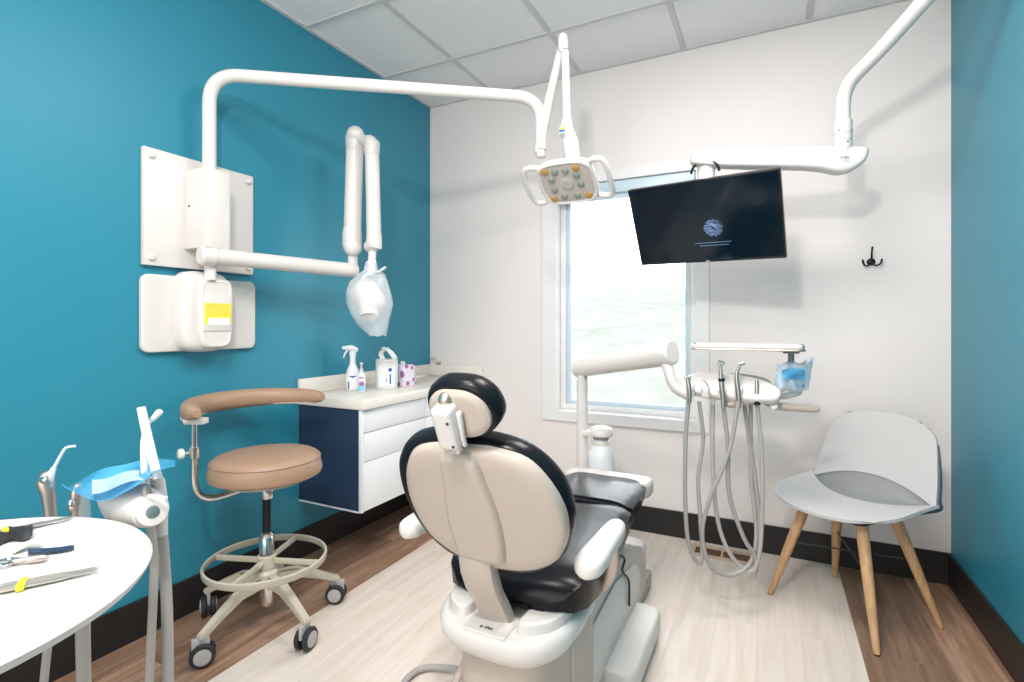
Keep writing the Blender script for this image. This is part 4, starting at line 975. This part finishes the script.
def onT(px, py, dz=0.): 
    p = atz(px, py, TZ); p.z += dz; return p
def bundle(name, label, a, b, n, grp=None, fan=.006):
    a = V(a); b = V(b); d = (b-a).normalized(); sd = V((-d.y, d.x, 0)); c = (a+b)/2
    t = thing(name, label, 'instrument', (c.x, c.y, TZ), 0, grp)
    for k in range(n):
        o = (k-(n-1)/2)*fan
        bm = B(); p = a+sd*o*1.2+V((0, 0, .005)); q = b+sd*o*.5+V((0, 0, .005+.002*(k % 2)))
        tube(bm, [p, p.lerp(q, .25), p.lerp(q, .3), p.lerp(q, .72), p.lerp(q, .78), p.lerp(q, .94), q], [.0016, .002, .0034, .0034, .002, .0014, .0006], 8); obj('probe', bm, 'steel', t)
    m_ = a.lerp(b, .42)+V((0, 0, .0055)); bm = B(); hw = fan*n/2+.004
    box(bm, (-.005, -hw, -.0052), (.005, hw, .0048), .002, frame(m_, d, sd)); obj('colour_band', bm, 'yellow', t, label='yellow band')
    return t
bundle('probe_bundle', 'silver probes held by a yellow band, nearest the front rim of the round table', onT(-40, 600), onT(99, 572), 4)
bundle('probe_bundle', 'silver probes lying farthest back on the round table', onT(-50, 545), onT(73, 519.5), 3, fan=.005)
# dark glove-like pad
c = onT(10, 538)
t = thing('rubber_clamp_pad', 'crumpled dark grey piece lying on the round table', 'dental dam', c)
bm = B()
def crum(u, v):
    px = -18+u*50; py = 550-u*12-v*12*(1-.5*abs(u-.55))+1.5*math.sin(u*9); p = onT(px, py, .004+.012*math.sin(PI*min(1, v))*abs(math.sin(u*4+1))+.003*math.sin(u*13+v*8)); return p
sheet(bm, crum, 18, 10, .004); obj('pad', bm, 'rubber', t)
t = thing('gauze_wad', 'crumpled white gauze beside the dark piece on the round table', 'gauze', onT(20, 553))
bm = B(); rg = []
for k in range(9):
    q = k/8; c = onT(-6+46*q, 556-9*q, .006); r = .016*math.sin(PI*(q*.86+.07))**.6
    rg.append([c+V((r*.8*math.cos(a)*(1+.25*math.sin(3*a+k*2)), r*math.sin(a)*.9, .004*math.cos(k)+.010*math.sin(a+.5)*abs(math.sin(PI*q))*1.0)) for a in [2*PI*j/14 for j in range(14)]])
loft(bm, rg); obj('gauze', bm, 'paper', t)
t = thing('blue_strip', 'narrow dark blue plastic strip lying on the round table', 'strip', onT(50, 555))
bm = B()
def strip(u, v): return onT(28+46*u, 556+3*u*0-5.5*u-(4.5-1.5*u)*v+1.2*math.sin(u*3), .004)
sheet(bm, strip, 16, 3, .003); obj('strip', bm, 'navy', t)
a = onT(-20, 569, .007); b = onT(48, 561, .006)
t = thing('metal_syringe', 'silver jointed syringe tool between the blue strip and the front probes', 'instrument', ((a+b)/2))
bm = B(); tube(bm, [a, a.lerp(b, .45), a.lerp(b, .5), a.lerp(b, .68), a.lerp(b, .7), a.lerp(b, .93), b], [.003, .0035, .006, .0035, .0065, .006, .003], 12); obj('barrel', bm, 'steel', t)
bm = B(); c = a.lerp(b, .36)
pts = [c+V((.012*math.cos(q), .012*math.sin(q), 0)) for q in [2*PI*k/14 for k in range(15)]]; tube(bm, pts, .003, 8, cap=False); obj('finger_ring', bm, 'chrome', t)

# ================================================================== ASSISTANT HOLDER
hl = thing('suction_holder', 'white rounded instrument holder behind the round table at left', 'instrument holder', at(140, 505, 1.15))
bA = at(118, 496, 1.24); bB = at(151, 511, 1.09)
bm = B(); tube(bm, smooth_path([bA, bA.lerp(bB, .35), bA.lerp(bB, .7), bB], 4), [.040, .052, .044, .034], 24, dome=False); body = obj('holder_body', bm, 'plastic', hl)
dv = (CAM-bB).normalized().lerp((bB-bA).normalized(), .5).normalized()
bm = B(); lathe(bm, [(.028, -.022), (.0295, .004), (.028, .010), (.014, .012)], bB+dv*.012, dv, 24); obj('end_cap', bm, 'white', body)
bm = B(); lathe(bm, [(.014, .011), (.012, .014), (.004, .015)], bB+dv*.012, dv, 14); obj('end_bolt', bm, 'steel', body)
bm = B(); box(bm, (-.007, -.002, .0145), (.007, .002, .0165), 0, frame(bB+dv*.012, dv.cross(V((0, 0, 1))), V((0, 0, 1)).lerp(dv.cross(V((0, 0, 1))), .3))); obj('bolt_slot', bm, 'ink', body)
bm = B(); tube(bm, [at(162, 535, 1.17), at(162, 505, 1.17), at(158, 482, 1.16), at(152, 471, 1.14)], [.011, .012, .014, .011], 14); obj('valve_body', bm, 'plastic', hl)
bm = B(); box(bm, (-.008, -.012, -.006), (.012, .012, .006), .003, frame(at(145, 490, 1.09), (1, 0, 0), (0, 0, 1))); obj('valve_lever', bm, 'steel', hl)
bm = B(); box(bm, (-.018, -.003, -.004), (.03, .004, .004), .002, frame(at(155, 497, 1.07), (1, .2, 0), (0, 0, 1))); obj('holder_clip', bm, 'wand', hl)
bm = B(); tube(bm, [at(84, 690, 1.20), at(83, 640, 1.19), at(83, 600, 1.18)], .014, 12); obj('arm_conduit', bm, 'hoseb', hl)
t = thing('suction_wand', 'thick white suction tip, taller of the crossed pair on the left holder', 'suction tip', at(150, 478, 1.10))
bm = B(); tube(bm, [at(158, 478, 1.10), at(153, 460, 1.10), at(146, 430, 1.10), at(141, 407, 1.10)], [.0088, .0092, .0088, .0082], 16); obj('tip', bm, 'wand', t)
bm = B(); tube(bm, smooth_path([at(161, 520, 1.17), at(164, 560, 1.18), at(167, 610, 1.18), at(168, 690, 1.18), at(167, 760, 1.19)], 8), .0115, 12); obj('hose', bm, 'hoseb', t)
t = thing('saliva_ejector', 'thin white ejector tip with knob end crossing behind the thicker one', 'suction tip', at(146, 480, 1.12))
bm = B(); tube(bm, smooth_path([at(146, 488, 1.12), at(144, 462, 1.12), at(143, 440, 1.12), at(148, 425, 1.12), at(157, 414, 1.12)], 5), [.0075, .0065, .0042, .0036, .0045], 12); obj('tip', bm, 'wand', t)
bm = B(); tube(bm, [at(153, 419, 1.12), at(159, 412.5, 1.12)], [.006, .0072], 12, dome=True); obj('knob_end', bm, 'wand', t)
bm = B(); tube(bm, smooth_path([at(150, 520, 1.14), at(154, 560, 1.14), at(153, 600, 1.14), at(149, 690, 1.14), at(148, 760, 1.15)], 8), .0085, 12); obj('hose', bm, 'hoseb', t)
t = thing('assistant_syringe', 'silver handle with a thin bent white tip, leftmost behind the round table', 'handpiece', at(48, 505, 1.22))
bm = B(); tube(bm, [at(52, 540, 1.22), at(50, 510, 1.22), at(48, 495, 1.22), at(45, 482, 1.22), at(46, 477, 1.22)], [.015, .0125, .014, .018, .015], 16, dome=True); obj('handle', bm, 'steel', t)
bm = B(); sphere(bm, at(43, 480, 1.20), .010, (1.2, .6, .8)); obj('button', bm, 'chrome', t)
bm = B(); tube(bm, [at(49, 480, 1.22), at(51, 474, 1.22), at(54, 468, 1.22)], [.009, .008, .005], 12, dome=True); tube(bm, smooth_path([at(54, 468, 1.22), at(60, 457, 1.22), at(66, 448, 1.22), at(75, 446, 1.22)], 6), [.0040, .0034, .003], 10); obj('tip', bm, 'wand', t)
bm = B(); tube(bm, smooth_path([at(52, 535, 1.22), at(52, 580, 1.22), at(49, 630, 1.22), at(42, 700, 1.22)], 6), .0085, 10); obj('hose', bm, 'hoseb', t)
t = thing('aspirator', 'short clear-tipped silver aspirator between the syringe and the white holder', 'handpiece', at(78, 500, 1.20))
bm = B(); tube(bm, [at(76, 530, 1.20), at(76, 505, 1.20), at(76, 492, 1.20), at(77, 487, 1.20)], [.010, .012, .011, .008], 14, dome=True); obj('handle', bm, 'steel', t)
bm = B(); sphere(bm, at(71, 505, 1.185), .011, (.9, .7, 1.3)); obj('valve', bm, 'chrome', t)
bm = B(); tube(bm, [at(82, 530, 1.21), at(82, 505, 1.21), at(80, 488, 1.21)], [.016, .016, .011], 16, dome=True); obj('clear_sleeve', bm, 'bag', t)
# blue film over the holder
t = thing('barrier_film', 'translucent blue plastic film draped over the white holder at left', 'plastic film', at(110, 480, 1.2))
def film2(u, v):
    pxa = 62+u*113; far = 489-u*30-9*math.sin(u*PI); near = 484+22*math.sin(min(1, u*1.25)*PI)**.8-u*20+u*3
    py = far+(near-far)*v+1.2*math.sin(u*14+v*3)
    t_ = 1.26-.16*v-.04*u+.012*math.sin(u*11+v*5)
    return at(pxa, py, t_)
bm = B(); sheet(bm, film2, 26, 12, .0012); obj('film_sheet', bm, 'film', t)
bm = B(); sheet(bm, lambda u, v: at(92+u*60, 480-u*12+v*(14-6*u)+1.5*math.sin(u*8), 1.15-.07*v+.01*math.sin(u*9)-.01*u), 16, 10, .0012); obj('film_fold', bm, 'filmw', t, label='paler folded part of the film')

# ================================================================== LIGHTS
def area(name, loc, target, sx, sy, power, col=(1, 1, 1), spread=None):
    l = bpy.data.lights.new(name, 'AREA'); l.shape = 'RECTANGLE'; l.size = sx; l.size_y = sy; l.energy = power; l.color = col
    if spread: l.spread = spread
    o = bpy.data.objects.new(name, l); COL.objects.link(o); o.location = loc
    o.rotation_euler = (V(target)-V(loc)).to_track_quat('-Z', 'Y').to_euler(); return o
for x, y in troffers:
    t = thing('ceiling_light', 'square recessed light panel in the ceiling grid above the room', 'ceiling light', (x+.305, y+.305, H-.01), 0, 'recessed ceiling lights')
    bm = B(); rr0 = [(x+.014, y+.014), (x+.596, y+.596)]
    box(bm, (x+.03, y+.03, H+.001), (x+.58, y+.58, H+.004)); obj('diffuser', bm, 'panel', t, smooth=False)
    bm = B()
    for lo, hi in (((x+.014, y+.014, H-.003), (x+.03, y+.596, H+.006)), ((x+.58, y+.014, H-.003), (x+.596, y+.596, H+.006)), ((x+.03, y+.014, H-.003), (x+.58, y+.03, H+.006)), ((x+.03, y+.58, H-.003), (x+.58, y+.596, H+.006))): box(bm, lo, hi)
    obj('light_frame', bm, 'white', t, smooth=False)
    area('ceiling_lamp', (x+.305, y+.305, H-.012), (x+.305, y+.305, 0), .52, .52, 19 if y > -2 else 16, (1, .94, .885))
area('flash_key', (1.85, -3.15, 2.42), (1.4, -.6, 1.2), .18, .18, 22, (1, .97, .94))
area('added_fill', (1.5, -5.0, 1.5), (1.5, 0, 1.7), 2.4, 1.8, 38, (1, .94, .895))  # unseen soft light added near the front wall to brighten the room

w = bpy.data.worlds.new('overcast_sky'); SC.world = w; w.use_nodes = True
w.node_tree.nodes['Background'].inputs[0].default_value = (.93, .97, 1, 1); w.node_tree.nodes['Background'].inputs[1].default_value = 4.5

# ================================================================== CAMERA
cd = bpy.data.cameras.new('camera'); cam = bpy.data.objects.new('camera', cd); COL.objects.link(cam)
cam.location = CAM; cam.rotation_euler = (PI/2, 0, TH)
cd.sensor_width = 36; cd.lens = 36*FPX/1024; cd.shift_y = -(341-HZ)/1024; cd.clip_start = .05; cd.clip_end = 200
SC.camera = cam
SC.view_settings.view_transform = 'Standard'; SC.view_settings.look = 'None'; SC.view_settings.gamma = 1
SC.view_settings.use_curve_mapping = False; SC.view_settings.exposure = 0.36
